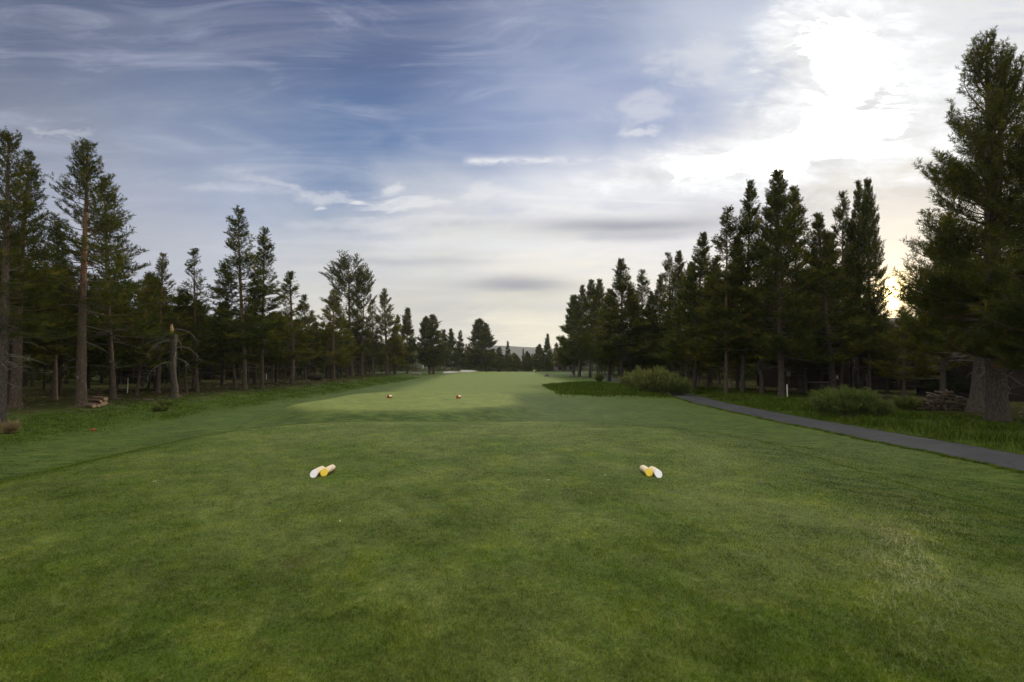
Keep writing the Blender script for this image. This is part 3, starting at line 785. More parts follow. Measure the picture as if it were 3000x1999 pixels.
for (k, ub, vb, ut, vt, hw, tw, lab) in (
    ('rightB', 1855, 1121, 1848, 848, 50, 7, 'dark pine filling the gap above the left half of the willow bush'),
    ('rightA', 1910, 1122, 1907, 856, 48, 7, 'dark low pine filling the gap right of the slim loose crowned pine'),
    ('rightB', 2012, 1131, 2022, 775, 56, 8, 'pine squeezed between the close twins and the V trunked pine'),
    ('rightA', 2160, 1142, 2164, 690, 62, 8, 'dark pine filling left of the second tallest middle spire'),
    ('rightB', 2405, 1142, 2436, 690, 70, 8, 'dark pine behind the leaning grey trunk, filling its right side'),
    ('rightA', 2496, 1146, 2494, 670, 60, 8, 'dark pine between the left and middle spires close to the sun')):
    plant_px(k, ub, vb, ut, vt, hw, tw, lab, GR)
plant_px('giant', 2925, 1238, 2884, 124, 278, 48, 'giant nearest pine at the right edge with massive grey trunk', GR, rz=2.0)
plant_px('giant2', 2866, 1207, 2958, 165, 205, 44, 'second giant pine close behind the nearest, reddish trunk', GR, rz=.5)
plant_px('giant2', 3105, 1260, 3060, 200, 240, 50, 'pine cut by the right frame edge, only its boughs showing', GR, rz=3.5)
plant_px('rightW', 2760, 1190, 2775, 640, 105, 14, 'pine with low spreading boughs right of the sun', GR)
plant_px('rightW', 2648, 1168, 2652, 905, 80, 10, 'low golden pine directly below the sun gap', GR)
plant_px('rightA', 2600, 1152, 2592, 925, 60, 10, 'low dark pine left of the golden one below the sun gap', GR)
plant_px('fir', 2790, 1165, 2790, 960, 70, 10, 'dark young fir behind the woodpile', GR)

# ---- forest behind, one tree each
def far_ok(x, y, pts, dm):
    return all((x-a)**2+(y-b)**2 > dm*dm for a, b in pts)
rn = random.Random(9); taken = [(o.location.x, o.location.y) for o in COL.objects if o.name.startswith('pine_tree')]
def forest(n, box, dmin, hr, side, group, marks, sun_gap=False):
    """marks: (u of a landmark trunk, short name); each deep tree is told apart by the landmark it stands behind and its depth"""
    k = tries = 0; new = []
    while k < n and tries < 30000:
        tries += 1
        x, y = box(rn)
        if not far_ok(x, y, taken, dmin): continue
        h_ = rn.uniform(*hr)
        if sun_gap and abs(math.atan2(x, y)-SUN_AZ) < math.radians(2.4):
            h_ = min(h_, EYE+math.tan(math.radians(4.6))*math.hypot(x, y))
        taken.append((x, y)); k += 1
        new.append((x, y, h_))
    byl = {}
    for q in new:
        u = 1500+F*q[0]/q[1]
        byl.setdefault(min(marks, key=lambda m_: abs(m_[0]-u))[1], []).append(q)
    ordn = ['nearest', 'second', 'third', 'fourth', 'fifth', 'sixth', 'seventh', 'eighth', 'ninth', 'tenth', 'eleventh', 'twelfth', 'thirteenth',
        'fourteenth', 'fifteenth', 'sixteenth', 'seventeenth', 'eighteenth', 'nineteenth', 'twentieth']
    for nm, qs in byl.items():
        qs.sort(key=lambda q: q[0]**2+q[1]**2)
        for r_, (x, y, h_) in enumerate(qs):
            o_ = ordn[r_] if r_ < 20 else ''
            lab = '%s slim dark pine back from the %s, in the %s wood' % (o_, nm, side)
            if r_ >= 20: lab = '%s from the back of the slim dark pines behind the %s' % (ordn[len(qs)-1-r_] if len(qs)-1-r_ < 20 else 'middle', nm)
            plant(rn.choice(('deepA', 'deepB', 'deepC')), Vector((x, y, Hs(x, y))), h_, rn.uniform(1.9, 2.7), None, rn.uniform(.16, .30), None, lab, group, rng=rn)
def lbox(r):
    y = r.uniform(14, 150)**1.0; e = 25.5+.05*y
    return -(e + 1.0 + 26*r.random()**1.2), y
forest(150, lbox, 1.9, (8.2, 10.8), 'left', 'pines deep in the left wood', ((0, 'left edge pine'), (45, 'leaning pine'), (238, 'orange trunked pine'), (333, 'broad dark pine'),
       (400, 'thin pale trunk'), (510, 'broken snag'), (577, 'slim open pine'), (717, 'tallest spire'), (767, 'second spire'), (855, 'wide low pine'), (893, 'small pointed pine'),
       (1031, 'round topped pine'), (1134, 'golden boughed pine'), (1192, 'thin spired pine')))
def rbx(r):
    y = r.uniform(40, 150); return 21.0 + 24*r.random()**1.2, y
forest(66, rbx, 2.2, (9, 12), 'right', 'pines deep in the right wood', ((1697, 'right boulder'), (1822, 'steep pale trunked spire'), (1925, 'willow bush'), (2034, 'V trunked pine'),
       (2128, 'tall slender pine'), (2232, 'crooked trunk'), (2289, 'thick straight grey trunk'), (2444, 'leaning grey trunk'), (2600, 'sun gap')), True)

# far-off wood closing the view all round: one mass
def far_wood():
    rng = np.random.RandomState(77); mb = MB(); P = []; D = []; SZ = []; TN = []
    spots = []
    for i in range(1250):
        hgt = rng.uniform(9, 13.5)
        if i < 520: x = -rng.uniform(46, 100); y = rng.uniform(4, 230); hgt *= .78
        elif i < 860:
            x = rng.uniform(40, 92); y = rng.uniform(5, 230); hgt *= .85
            if i % 3 == 0: x = rng.uniform(33, 50); y = rng.uniform(70, 190)
            if i % 9 == 1: x = rng.uniform(36, 60); y = rng.uniform(8, 34)
            if abs(math.atan2(x, y)-SUN_AZ) < math.radians(3): hgt = min(hgt, EYE+math.tan(math.radians(4.4))*math.hypot(x, y))
        elif i < 1180:
            x = rng.uniform(-100, 105); y = rng.uniform(196, 262)
            if -22 < x < 26: hgt = rng.uniform(5.0, 8.5)
        else:
            a = rng.uniform(2.0, 4.28); r = rng.uniform(80, 150); x = math.sin(a)*r; y = math.cos(a)*r
        spots.append((x, y, hgt))
    for x, y, hgt in spots:
        z0 = Hs(x, y)
        mb.tube([(x, y, z0-.3), (x, y, z0+hgt*.95)], [.2, .03], 5)
        n = 150; t = rng.rand(n)**.9; R = rng.uniform(2.0, 3.0)*(1-t)**.7+.1; a = rng.rand(n)*6.283; r = R*np.sqrt(rng.rand(n))
        zb = z0+hgt*(.04+.96*t)
        P.append(np.stack([x+r*np.cos(a), y+r*np.sin(a), zb], 1))
        dd = np.stack([np.cos(a), np.sin(a), .5+t], 1); D.append(dd/np.linalg.norm(dd, axis=1)[:, None])
        SZ.append(np.full(n, 1.0)*(1-.4*t)); TN.append(rng.rand(n))
    P = np.concatenate(P); D = np.concatenate(D); SZ = np.concatenate(SZ); TN = np.concatenate(TN)
    V, Qn, tn = needles(P, D, SZ, TN, 5, .22, rng)
    TV = np.concatenate(mb.V); TQ = np.concatenate(mb.Q)+len(V)
    me = mesh_np('far_off_wood', np.concatenate([V, TV]), [Qn, TQ], [M_NEEDLE, M_BARK_D],
                 np.concatenate([np.zeros(len(Qn)), np.ones(len(TQ))]), attrs=dict(tone=np.concatenate([tn, np.zeros(len(TV))])))
    tag(link('far_off_wood', me), 'far off wood behind the trees', 'wood', kind='stuff')
far_wood()

# ------------------------------------------------------------------ broken snag and its limbs
M_WOODRAW = simple('split_wood', (.34, .22, .10), .8, .1, .3, 12)
M_WOODEND = simple('log_end', (.42, .30, .20), .85, .1, .2, 20)
b = hit(510, 1166); rt = ray(505, 950); k = b.y/rt[1]; top = Vector((rt[0]*k, b.y, EYE+rt[2]*k))
e = empty('broken_snag', b, 'broken dead pine snag with raw yellow top and drooping limbs', 'dead tree')
L = top-b; rng = np.random.RandomState(8)
mb = MB(); zs = np.linspace(-.3, L.z*.87, 16)
mb.tube([(L.x*z/L.z+.04*math.sin(z*2), .03*math.sin(z*3), z) for z in zs], [.205*(1+.45*math.exp(-max(z, 0)/.3))*(1-.035*z) for z in zs], 14, cap=True)
mb.V[0] += rng.normal(size=mb.V[0].shape)*.012
mb.obj('trunk', M_BARK_G, e, smooth=True)
mb = MB(); zs = np.linspace(L.z*.82, L.z, 6)
mb.tube([(L.x*z/L.z-.05, -.02, z) for z in zs], [.135, .13, .12, .11, .09, .045], 8, cap=True); mb.V[0] += rng.normal(size=mb.V[0].shape)*.02
mb.obj('splintered_top', M_WOODRAW, e)
for q in range(13):
    mb = MB(); h_ = rng.uniform(.42, .95)*L.z; a = rng.rand()*6.28; Ln = rng.uniform(1.0, 2.9); el = rng.uniform(.1, .5); pts = [np.array([L.x*h_/L.z, 0, h_])]
    for j in range(6):
        a += rng.normal()*.15; el -= .22*rng.uniform(.6, 1.6); pts.append(pts[-1]+Ln/6*np.array([math.cos(a)*math.cos(el), math.sin(a)*math.cos(el), math.sin(el)]))
    mb.tube(pts, np.linspace(.024, .007, 7), 5)
    for j in range(4):
        i0 = rng.randint(2, 6); e2 = rng.normal(size=3); e2[2] -= .6; e2 /= np.linalg.norm(e2); mb.tube([pts[i0], pts[i0]+e2*.3, pts[i0]+e2*.55+np.array([0, 0, -.1])], [.014, .01, .005], 4)
    mb.obj('dead_branch', M_DEAD, e, smooth=True)

# ------------------------------------------------------------------ shrubs
def shrub(u, v, wpx, hpx, label, m_, n=900, leaf=.10, w=.03, name='shrub', seed=1, stems=60, group=None, d=None, depth=.7):
    b = hit(u, v); rng = np.random.RandomState(seed); R = wpx/2/F*b.y; Hh = hpx/F*b.y
    e = empty(name, b+Vector((0, R*depth*.5, 0)), label, 'shrub', group)
    e.location.z = Hs(e.location.x, e.location.y)-.04
    st_ = MB(); P = []; D = []; SZ = []; TN = []
    for i in range(stems):
        a = rng.rand()*6.283; rr = math.sqrt(rng.rand())*.85; bx, by = R*rr*math.cos(a)*.8, R*depth*rr*math.sin(a)*.8
        lean = rng.uniform(.1, .42); hh = Hh*(1-.5*rr**2.0)*rng.uniform(.62, 1.12)
        tp = np.array([bx+math.cos(a)*lean*hh*.8, by+math.sin(a)*lean*hh*.8, hh]); b0 = np.array([bx*.6, by*.6, 0]); md = (b0+tp)/2+np.array([0, 0, hh*.12])
        st_.tube([b0, md, tp], [.016, .011, .004], 4)
        for q in range(n//stems):
            t = rng.uniform(.12, 1)**.75; pt = (b0*(1-t)+md*t if t < .5 else md*(2-2*t)+tp*(2*t-1)) if False else (1-t)**2*b0+2*t*(1-t)*md+t*t*tp
            off = rng.normal(size=3)*[.16, .16, .10]*Hh*.55
            P.append(pt+off); dd = np.array([math.cos(a), math.sin(a), 1.4])+rng.normal(size=3)*.5; D.append(dd/np.linalg.norm(dd)); SZ.append(leaf*rng.uniform(1.4, 2.6)); TN.append(rng.rand()*.6+.4*t)
    P = np.array(P); P[:, 2] = np.maximum(P[:, 2], .02)
    V, Qn, tn = needles(P, np.array(D), np.array(SZ), np.array(TN), 7, w, rng, 1.0, .55)
    link('foliage', mesh_np('foliage', V, Qn, m_, attrs=dict(tone=tn)), e)
    st_.obj('stems', M_BRANCH, e)
    return e
shrub(1925, 1158, 172, 74, 'big rounded willow bush at the start of the cart path', M_WILLOW, 3600, .13, .035, 'willow_bush', 3, 110)
shrub(1862, 1142, 90, 50, 'low yellow green bush on the left flank of the willow bush', M_WILLOW, 1000, .12, .035, 'shrub', 4)
shrub(1990, 1160, 90, 50, 'dark green bush on the right flank of the willow bush', M_SHRUB, 1200, .11, .035, 'shrub', 5)
shrub(2500, 1222, 230, 80, 'bushy green shrub between the cart path and the dark house', M_SHRUB, 4200, .085, .020, 'shrub', 6, 130)
shrub(2585, 1222, 90, 48, 'small green shrub hugging the right side of the bushy shrub', M_SHRUB, 1100, .08, .020, 'shrub', 7)
shrub(2668, 1204, 75, 40, 'low green shrub left of the firewood pile', M_SHRUB, 1000, .08, .02, 'shrub', 8)
shrub(920, 1116, 52, 20, 'grey twiggy bush at the left forest edge', M_GREYBUSH, 1200, .14, .035, 'shrub', 9)
shrub(1757, 1120, 22, 22, 'small dark bush at a trunk foot behind the grassy mound', M_SHRUB, 260, .18, .05, 'shrub', 10)
shrub(480, 1190, 40, 12, 'dark green weed clump in front of the broken snag', M_SHRUB, 260, .10, .025, 'weed_clump', 12, 20)
shrub(463, 1206, 46, 11, 'low leafy clump near the pale stones', M_SHRUB, 260, .10, .025, 'weed_clump', 13, 20)

# ------------------------------------------------------------------ grass as geometry
def grass_mat(name, tall=False):
    m, g, o = mat(name); p = wpos(g)
    c, nC, nD, st = grass_colour(g, p, attr(g, 'mown'), 0.0, attr(g, 'rough'), attr(g, 'forest'))
    t = attr(g, 'tone')
    c = g.vm('MULTIPLY', c, g.mix(g.ss(t, 0, 1), (.78, .84, .68), (1.75, 1.66, 1.40)))
    c = g.mix(g.ss(t, .90, .97)*.55, c, (.26, .27, .11))
    d = g.node('ShaderNodeBsdfDiffuse'); tr = g.node('ShaderNodeBsdfTranslucent')
    g.put(d.inputs['Color'], c); g.put(tr.inputs['Color'], g.vm('MULTIPLY', c, (1.15, 1.2, .7)))
    mx = g.node('ShaderNodeMixShader'); mx.inputs[0].default_value = .35
    g.nt.links.new(d.outputs[0], mx.inputs[1]); g.nt.links.new(tr.outputs[0], mx.inputs[2])
    g.nt.links.new(mx.outputs[0], o.inputs[0]); return m
M_BLADE = grass_mat('grass_blades')
def blades(name, x, y, h, w, label, rng, lean=.5, tone=None, segs=1):
    n = len(x); z = H(x, y)
    a = rng.rand(n)*6.283; ln = lean*(.3+rng.rand(n)); b = rng.rand(n)*6.283
    base = np.stack([x, y, z-.004], 1); sd = np.stack([np.cos(a), np.sin(a), np.zeros(n)], 1)*(w/2)[:, None]
    tip = base+np.stack([np.cos(b)*ln*h, np.sin(b)*ln*h, h], 1)
    if segs == 1:
        V = np.stack([base-sd, base+sd, tip], 1).reshape(-1, 3); Pn = np.arange(3*n).reshape(-1, 3); k = 3
    else:
        mid = base*.5+tip*.5; mid[:, 2] += h*.16
        V = np.stack([base-sd, base+sd, mid+sd*.75, mid-sd*.75, tip], 1).reshape(-1, 3)
        i = np.arange(n)*5; Pn = [np.stack([i, i+1, i+2, i+3], 1), np.stack([i+3, i+2, i+4], 1)]; k = 5
    zz_ = zones(x, y); tone = rng.rand(n) if tone is None else tone
    me = mesh_np(name, V, Pn, M_BLADE, attrs=dict(tone=np.repeat(tone, k), mown=np.repeat(zz_[0], k), rough=np.repeat(zz_[2], k), forest=np.repeat(zz_[3], k)))
    return tag(link(name, me), label, 'grass', kind='stuff')
rng = np.random.RandomState(3)
# short turf nearby: sample by distance so the picture gets an even grain
N = 800000
dd = 2.0*np.exp(rng.rand(N)*math.log(24/2.0)); xx = (rng.rand(N)*2-1)*1.16*dd
kp = rng.rand(N) > sst(dd, 5, 22)*1.02; xx, dd = xx[kp], dd[kp]; N = len(xx)
mw = zones(xx, dd)[0]; pn = wav(xx, dd, 1.3)+wav(xx, dd, .5, 6)
hh = (.012+.014*rng.rand(N))*(1+.3*pn+.35*wav(xx, dd, .13, 3))*(1+.1*(1-mw)); ww = .0030+.00055*dd*(.6+.8*rng.rand(N))
blades('short_grass', xx, dd, hh, ww, 'short cut grass blades on the near tee', rng, .9)
# rough on the left
N = 150000
y_ = 7+ (rng.rand(N)**1.5)*90; x_ = -(12.2+.05*y_ + rng.rand(N)*16)
cl = wav(x_, y_, 1.1)+wav(x_, y_, 2.6, 5)
keep = (zones(x_, y_)[2] > rng.rand(N)) & (cl > rng.rand(N)*.9-.55); x_, y_, cl = x_[keep], y_[keep], cl[keep]; n = len(x_)
blades('rough_grass', x_, y_, (.05+.07*rng.rand(n))*(1+.45*cl)*(1-.4*zones(x_, y_)[3]), .006+.0006*y_*(.6+.8*rng.rand(n)), 'long rough grass along the left forest edge', rng, .8)
# tall grass right of the path
N = 130000
y_ = 3+rng.rand(N)**1.2*45; x_ = path_x(y_)+1.08+rng.rand(N)**1.25*7.5
cl = wav(x_, y_, 1.4)+wav(x_, y_, 3.1, 5); off = x_-path_x(y_)-1.1
keep = cl > rng.rand(N)*.9-.6-.0*off; x_, y_, cl, off = x_[keep], y_[keep], cl[keep], off[keep]; n = len(x_)
hh = (.10+.20*rng.rand(n))*(1+.4*cl)*np.clip(off*1.6, .25, 1)*(1-.6*sst(off, 3, 6))
blades('tall_grass', x_, y_, hh, .006+.0006*y_*(.6+.8*rng.rand(n)), 'tall green grass between the cart path and the trees', rng, .45, segs=2)
# mounds of long grass left of the willow
N = 110000
y_ = 34.5+rng.rand(N)*27; x_ = 3.6+rng.rand(N)*10.5
zr = np.exp(-np.maximum(rbox(x_, y_, 5.8, 12.2, 37.5, 60, 2.5)+1.6*wav(x_, y_, 9)+1.1*wav(x_, y_, 3.1, 4), 0)/.8)
cl = wav(x_, y_, 1.6)+wav(x_, y_, 3.3, 5)
keep = (zr > rng.rand(N)) & (np.abs(x_-path_x(y_)) > 1.25) & (cl > rng.rand(N)*.8-.65); x_, y_, cl = x_[keep], y_[keep], cl[keep]; n = len(x_)
blades('mound_grass', x_, y_, (.16+.18*rng.rand(n))*(1+.5*cl), .022+.03*rng.rand(n), 'dark long grass on the mounds left of the willow bush', rng, .6, segs=2)

# fringe of turf creeping over the edges of the cart path
N = 60000
y_ = 2+rng.rand(N)**1.3*40; sd_x = np.where(rng.rand(N) < .5, -1.0, 1.0); wob = .05*np.sin(y_*1.3)+.05*np.sin(y_*4.1+1)+.04*np.sin(y_*9.7)
x_ = path_x(y_)+sd_x*(1.02+wob+.16*rng.rand(N)**1.5)
blades('path_fringe', x_, y_, (.025+.05*rng.rand(N)), .006+.0006*y_*(.6+.8*rng.rand(N)), 'ragged fringe of grass along both edges of the cart path', rng, 1.2)
# needle litter, twigs and cones on the forest floor
def litter():
    n = 3000; left = rng.rand(n) < .7
    y = 10+rng.rand(n)**1.4*70
    x = np.where(left, -(19+.05*y+rng.rand(n)*18), 17.5+rng.rand(n)*14)
    z = H(x, y)+.012; a = rng.rand(n)*6.283; L = .08+.35*rng.rand(n)**2.2; w_ = .006+.0009*y*(.5+rng.rand(n)); e = rng.normal(size=n)*.15
    d = np.stack([np.cos(a), np.sin(a), e], 1); p0 = np.stack([x, y, z], 1); p1 = p0+d*L[:, None]; p1[:, 2] = np.maximum(p1[:, 2], z)
    s_ = np.stack([-np.sin(a), np.cos(a), 0*a], 1)*w_[:, None]; up = np.array([0, 0, 1.0])*w_[:, None]*1.4
    V = np.stack([p0-s_, p0+s_, p0+up, p1-s_*.6, p1+s_*.6, p1+up*.6], 1).reshape(-1, 3); i = np.arange(n)*6
    Qs = np.concatenate([np.stack([i, i+3, i+5, i+2], 1), np.stack([i+1, i+2, i+5, i+4], 1), np.stack([i, i+1, i+4, i+3], 1)])
    tag(link('forest_litter', mesh_np('forest_litter', V, Qs, simple('litter', (.11, .085, .06), .95, .1, .5, 1.5))), 'twigs and needle litter on the forest floor', 'litter', kind='stuff')
litter()
# ------------------------------------------------------------------ tee markers (painted logs)
def paint(name, c): return simple(name, c, .5, .4, .04, 30, .05)
M_PW = paint('white_paint', (.82, .84, .90)); M_PY = paint('yellow_paint', (.85, .64, .06)); M_PR = paint('red_paint', (.24, .022, .015))
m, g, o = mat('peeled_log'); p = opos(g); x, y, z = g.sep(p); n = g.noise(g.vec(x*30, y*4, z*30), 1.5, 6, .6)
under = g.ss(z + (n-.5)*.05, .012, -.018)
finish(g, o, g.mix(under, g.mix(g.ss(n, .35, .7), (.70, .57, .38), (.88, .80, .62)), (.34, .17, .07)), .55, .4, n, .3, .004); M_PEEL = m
def tee_log(x, y, R, L, paintm, slant, label, name='tee_marker_log', az=0.0, group='painted logs marking the near tee'):
    e = empty(name, (x, y, Hs(x, y)+R*.93), label, 'tee marker', group, az)
    n = 28; th = np.arange(n)*2*math.pi/n
    mb = MB(); rows = []
    for k, yy_ in enumerate(np.linspace(0, 1, 7)):
        rw = R*(1+.015*math.sin(k*2.1)) - (R*.07 if k == 6 else 0)
        zc = np.sin(th)*rw; xc = np.cos(th)*rw
        y0 = (zc+R)*math.tan(slant)
        rows.append(np.stack([xc, y0*(1-yy_)+L*yy_, zc], 1))
    V = np.concatenate(rows); i = np.arange(n); j = (i+1) % n
    mb.add(V, np.concatenate([np.stack([k*n+i, (k+1)*n+i, (k+1)*n+j, k*n+j], 1) for k in range(6)]))
    W = np.vstack([rows[-1], [0, L, 0]]); mb.add(W, (), np.stack([i, np.full(n, n), j], 1))
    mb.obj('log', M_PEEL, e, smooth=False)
    for pl in e.children[0].data.polygons: pl.use_smooth = len(pl.vertices) == 4
    mb = MB(); r2 = rows[0]*np.array([1.0, 1, 1.0]) ; r1 = r2+np.array([0, .012, 0]); r1[:, [0, 2]] *= 1.006; r2 = r2.copy(); r2[:, [0, 2]] *= 1.006; r2[:, 1] -= .002
    c_ = r2.mean(0); mb.add(np.vstack([r2, c_]), (), np.stack([i, j, np.full(n, n)], 1)); mb.add(np.vstack([r1, r2]), np.stack([i, j, n+j, n+i], 1))
    mb.obj('painted_end', paintm, e)
    return e
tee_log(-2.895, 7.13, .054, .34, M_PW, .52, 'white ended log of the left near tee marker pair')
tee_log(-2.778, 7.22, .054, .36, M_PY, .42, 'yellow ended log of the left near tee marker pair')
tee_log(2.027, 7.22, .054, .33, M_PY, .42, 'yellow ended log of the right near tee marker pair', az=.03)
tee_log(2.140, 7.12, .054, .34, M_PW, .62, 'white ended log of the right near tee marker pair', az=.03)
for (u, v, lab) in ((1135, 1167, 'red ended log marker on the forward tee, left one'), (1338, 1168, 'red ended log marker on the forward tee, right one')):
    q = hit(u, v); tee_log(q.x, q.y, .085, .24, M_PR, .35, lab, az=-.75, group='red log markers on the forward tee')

# ------------------------------------------------------------------ log stack on the left, woodpile on the right
M_LOGBARK = simple('log_bark', (.15, .10, .08), .9, .1, .35, 10, .5, .02)
def log(p0, p1, r, label, group, name='cut_log', cat='log', mb_=M_LOGBARK, me_=M_WOODEND, sides=14):
    p0, p1 = Vector(p0), Vector(p1); e = empty(name, p0, label, cat, group); d = p1-p0; n = 7
    rg = np.random.RandomState(int(abs(p0.x*1000)) % 9999)
    mb = MB(); mb.tube([tuple(d*(k/(n-1))) for k in range(n)], [r*(1+rg.normal()*.03) for k in range(n)], sides); mb.obj('bark', mb_, e, smooth=True)
    nn = d.normalized(); mb = MB()
    mb.tube([tuple(-nn*.006), tuple(nn*.02)], [r*.93]*2, sides, cap=True); mb.obj('cut_end', me_, e)
    mb = MB(); mb.tube([tuple(d-nn*.02), tuple(d+nn*.006)], [r*.93]*2, sides, cap=True); mb.obj('cut_end', me_, e)
def lg(u0, v0, u1, v1, r, lab, dz=0.0, dep=.9):
    a = hit(u1, v1); a.z += r+dz
    k = (a.y+dep)/ray(u0, v0)[1]; b_ = Vector((ray(u0, v0)[0]*k, a.y+dep, 0)); b_.z = a.z
    log(a, b_, r, lab, 'cut logs stacked at the foot of the orange trunked pine')
lg(246, 0+1188, 276, 1196, .105, 'leftmost cut log of the small stack, lying in front')
lg(262, 1185, 290, 1194, .095, 'cut log second from the left in the small stack')
lg(272, 1182, 302, 1190, .12, 'cut log with pale round end in the middle of the small stack')
lg(281, 1180, 309, 1187, .11, 'rightmost bottom cut log of the small stack')
lg(262, 1178, 295, 1190, .07, 'thin cut log lying across the stack middle', .20)
lg(275, 1170, 309, 1187, .11, 'topmost cut log of the small stack', .23)
b = hit(2775, 1203); rn2 = random.Random(6)
M_SPLIT = simple('split_firewood', (.085, .068, .054), .9, .1, .35, 9, .5, .02); M_SPLITE = simple('firewood_end', (.12, .095, .072), .9, .1, .3, 15)
k = 0
for row in range(7):
    half = 1.55*(1-(row/7.3)**1.4); nrow = int(half*2/.24)
    for i in range(nrow):
        for dpt in (0, .42) if row < 4 else (0,):
            x0 = b.x-half+i*.24+rn2.uniform(-.06, .06)+row*.04; z0 = Hs(b.x, b.y)+.09+row*.135+rn2.uniform(-.04, .04); a = rn2.uniform(-.9, .9); ln = rn2.uniform(.28, .44)
            y0 = b.y+dpt+rn2.uniform(-.08, .08)
            lab = '%s firewood billet from the left in the %s layer of the woodpile, %s row' % (
                ('first', 'second', 'third', 'fourth', 'fifth', 'sixth', 'seventh', 'eighth', 'ninth', 'tenth', 'eleventh', 'twelfth', 'thirteenth')[i],
                ('bottom', 'second', 'third', 'fourth', 'fifth', 'sixth', 'top')[row], 'back' if dpt else 'front')
            log((x0, y0, z0), (x0+math.sin(a)*ln, y0+math.cos(a)*ln, z0+rn2.uniform(-.1, .1)), rn2.uniform(.055, .085),
                lab, 'firewood heaped beside the giant pines', 'firewood_billet', 'firewood', M_SPLIT, M_SPLITE, 5)
            k += 1
for (du, dv, ln, lab) in ((-60, -42, .75, 'long pale branch lying on top of the woodpile, left'), (28, -30, .7, 'long pale branch lying on top of the woodpile, right')):
    q = Vector((b.x+du/F*b.y, b.y-.05, b.z-dv/F*b.y+.18)); log(q, q+Vector((ln, .1, -.17)), .035, lab, 'pale branches on the woodpile', 'branch_piece', 'branch', M_DEAD, M_DEAD, 8)

# ------------------------------------------------------------------ stakes, rocks, odd bits
M_STAKE = simple('white_plastic', (.75, .75, .73), .6, .3, .06)
def stake(u, v, vt, r, lab, sign=False):
    q = hit(u, v); h_ = (v-vt)/F*q.y
    e = empty('marker_stake', q, lab, 'stake', 'white boundary stakes')
    mb = MB(); mb.tube([(0, 0, -.1), (0, 0, h_-.03)], [r, r], 10, cap=True); mb.obj('post', M_STAKE, e, smooth=False)
    mb = MB(); mb.tube([(0, 0, h_-.03), (0, 0, h_)], [r*1.15, r*.7], 10, cap=True); mb.obj('cap', M_STAKE, e)
    return e, q, h_
stake(373, 1152, 1107, .035, 'tall white stake left of the broken snag')
stake(780, 1113, 1095, .05, 'white stake among trunks right of the second tall spire')
stake(2307, 1166, 1127, .034, 'tall white stake beside the thick grey trunk on the right')
stake(2023, 1150, 1144, .045, 'short white stake at the foot of the V trunked pine')
M_ROCK = simple('dark_rock', (.12, .11, .10), .9, .2, .4, 3, .8, .05); M_ROCKL = simple('pale_rock', (.34, .29, .25), .9, .2, .3, 3, .8, .05)
def rock(u, v, wpx, hpx, m_, lab, seed, group='boulders beside the fairway'):
    q = hit(u, v); w_ = wpx/F*q.y/2; h_ = hpx/F*q.y; rg = np.random.RandomState(seed)
    nu, nv = 18, 10; V = []
    for j in range(nv):
        ph = math.pi/2*(j/(nv-1)); 
        for i in range(nu):
            th = 2*math.pi*i/nu; f = 1+.16*math.sin(2*th+seed)+.12*math.sin(3*th+seed*2+ph*3)+.05*rg.normal()
            V.append((w_*math.cos(th)*math.cos(ph)*f, w_*.8*math.sin(th)*math.cos(ph)*f, h_*math.sin(ph)*(1+.08*math.sin(th*2+seed))-.05))
    i = np.arange(nu); j = (i+1) % nu
    Qr = np.concatenate([np.stack([k*nu+i, k*nu+j, (k+1)*nu+j, (k+1)*nu+i], 1) for k in range(nv-1)])
    o_ = link('boulder', mesh_np('boulder', V, Qr, m_), loc=q+Vector((0, w_*.6, 0))); tag(o_, lab, 'rock', group)
rock(1218, 1099, 24, 8, M_ROCK, 'dark flat boulder at the left edge of the fairway', 1)
rock(1603, 1104, 13, 8, M_ROCK, 'small dark boulder right of the fairway centre', 2)
rock(1677, 1106, 17, 10, M_ROCK, 'dark pointed boulder below the right hand tree wall', 3)
rock(1712, 1107, 14, 4, M_ROCK, 'low flat rock right of the pointed boulder', 4)
rock(1930, 1148, 14, 14, M_ROCKL, 'pale pointed rock in front of the willow bush', 5)
rock(1842, 1145, 13, 11, M_ROCKL, 'reddish rock at the left foot of the willow bush', 6)
rock(490, 1196, 9, 4, M_ROCKL, 'pale stone in the rough below the broken snag', 7, 'pale stones in the left rough')
rock(517, 1196, 6, 3, M_ROCKL, 'smaller pale stone right of the first, in the left rough', 8, 'pale stones in the left rough')
rock(838, 1122, 12, 5, M_ROCK, 'reddish dark rock at the foot of the wide low pine', 9)
# orange sprinkler marker
q = hit(273, 1263); mb = MB(); mb.tube([(-.08, 0, .02), (.0, 0, .05), (.09, 0, .03)], [.03, .045, .03], 8, cap=True)
o_ = mb.obj('orange_marker', simple('orange_plastic', (.32, .07, .03), .5, .4, .1), loc=q); tag(o_, 'small orange marker lying in the left rough', 'marker')
# broken white tees and divots
M_TEE = simple('tee_peg', (.8, .78, .7), .5)
for i, (u, v, a) in enumerate(((1605, 1409, .2), (1773, 1394, 1.0), (996, 1531, 2.0), (453, 1413, .6), (2035, 1257, 1.4))):
    q = hit(u, v); mb = MB(); dx_ = math.cos(a)*.022; dy_ = math.sin(a)*.022
    mb.tube([(-dx_, -dy_, .012), (dx_, dy_, .014), (dx_*1.15, dy_*1.15, .014)], [.0022, .003, .006], 8, cap=True)
    o_ = mb.obj('tee_peg', M_TEE, loc=q)
    tag(o_, ('white broken tee peg lying ' + ('right of the tee centre', 'between the centre and the right yellow marker', 'in front of the left marker pair', 'on the left part of the tee', 'on the right bank of the tee')[i]), 'tee peg', 'broken tee pegs on the near tee')
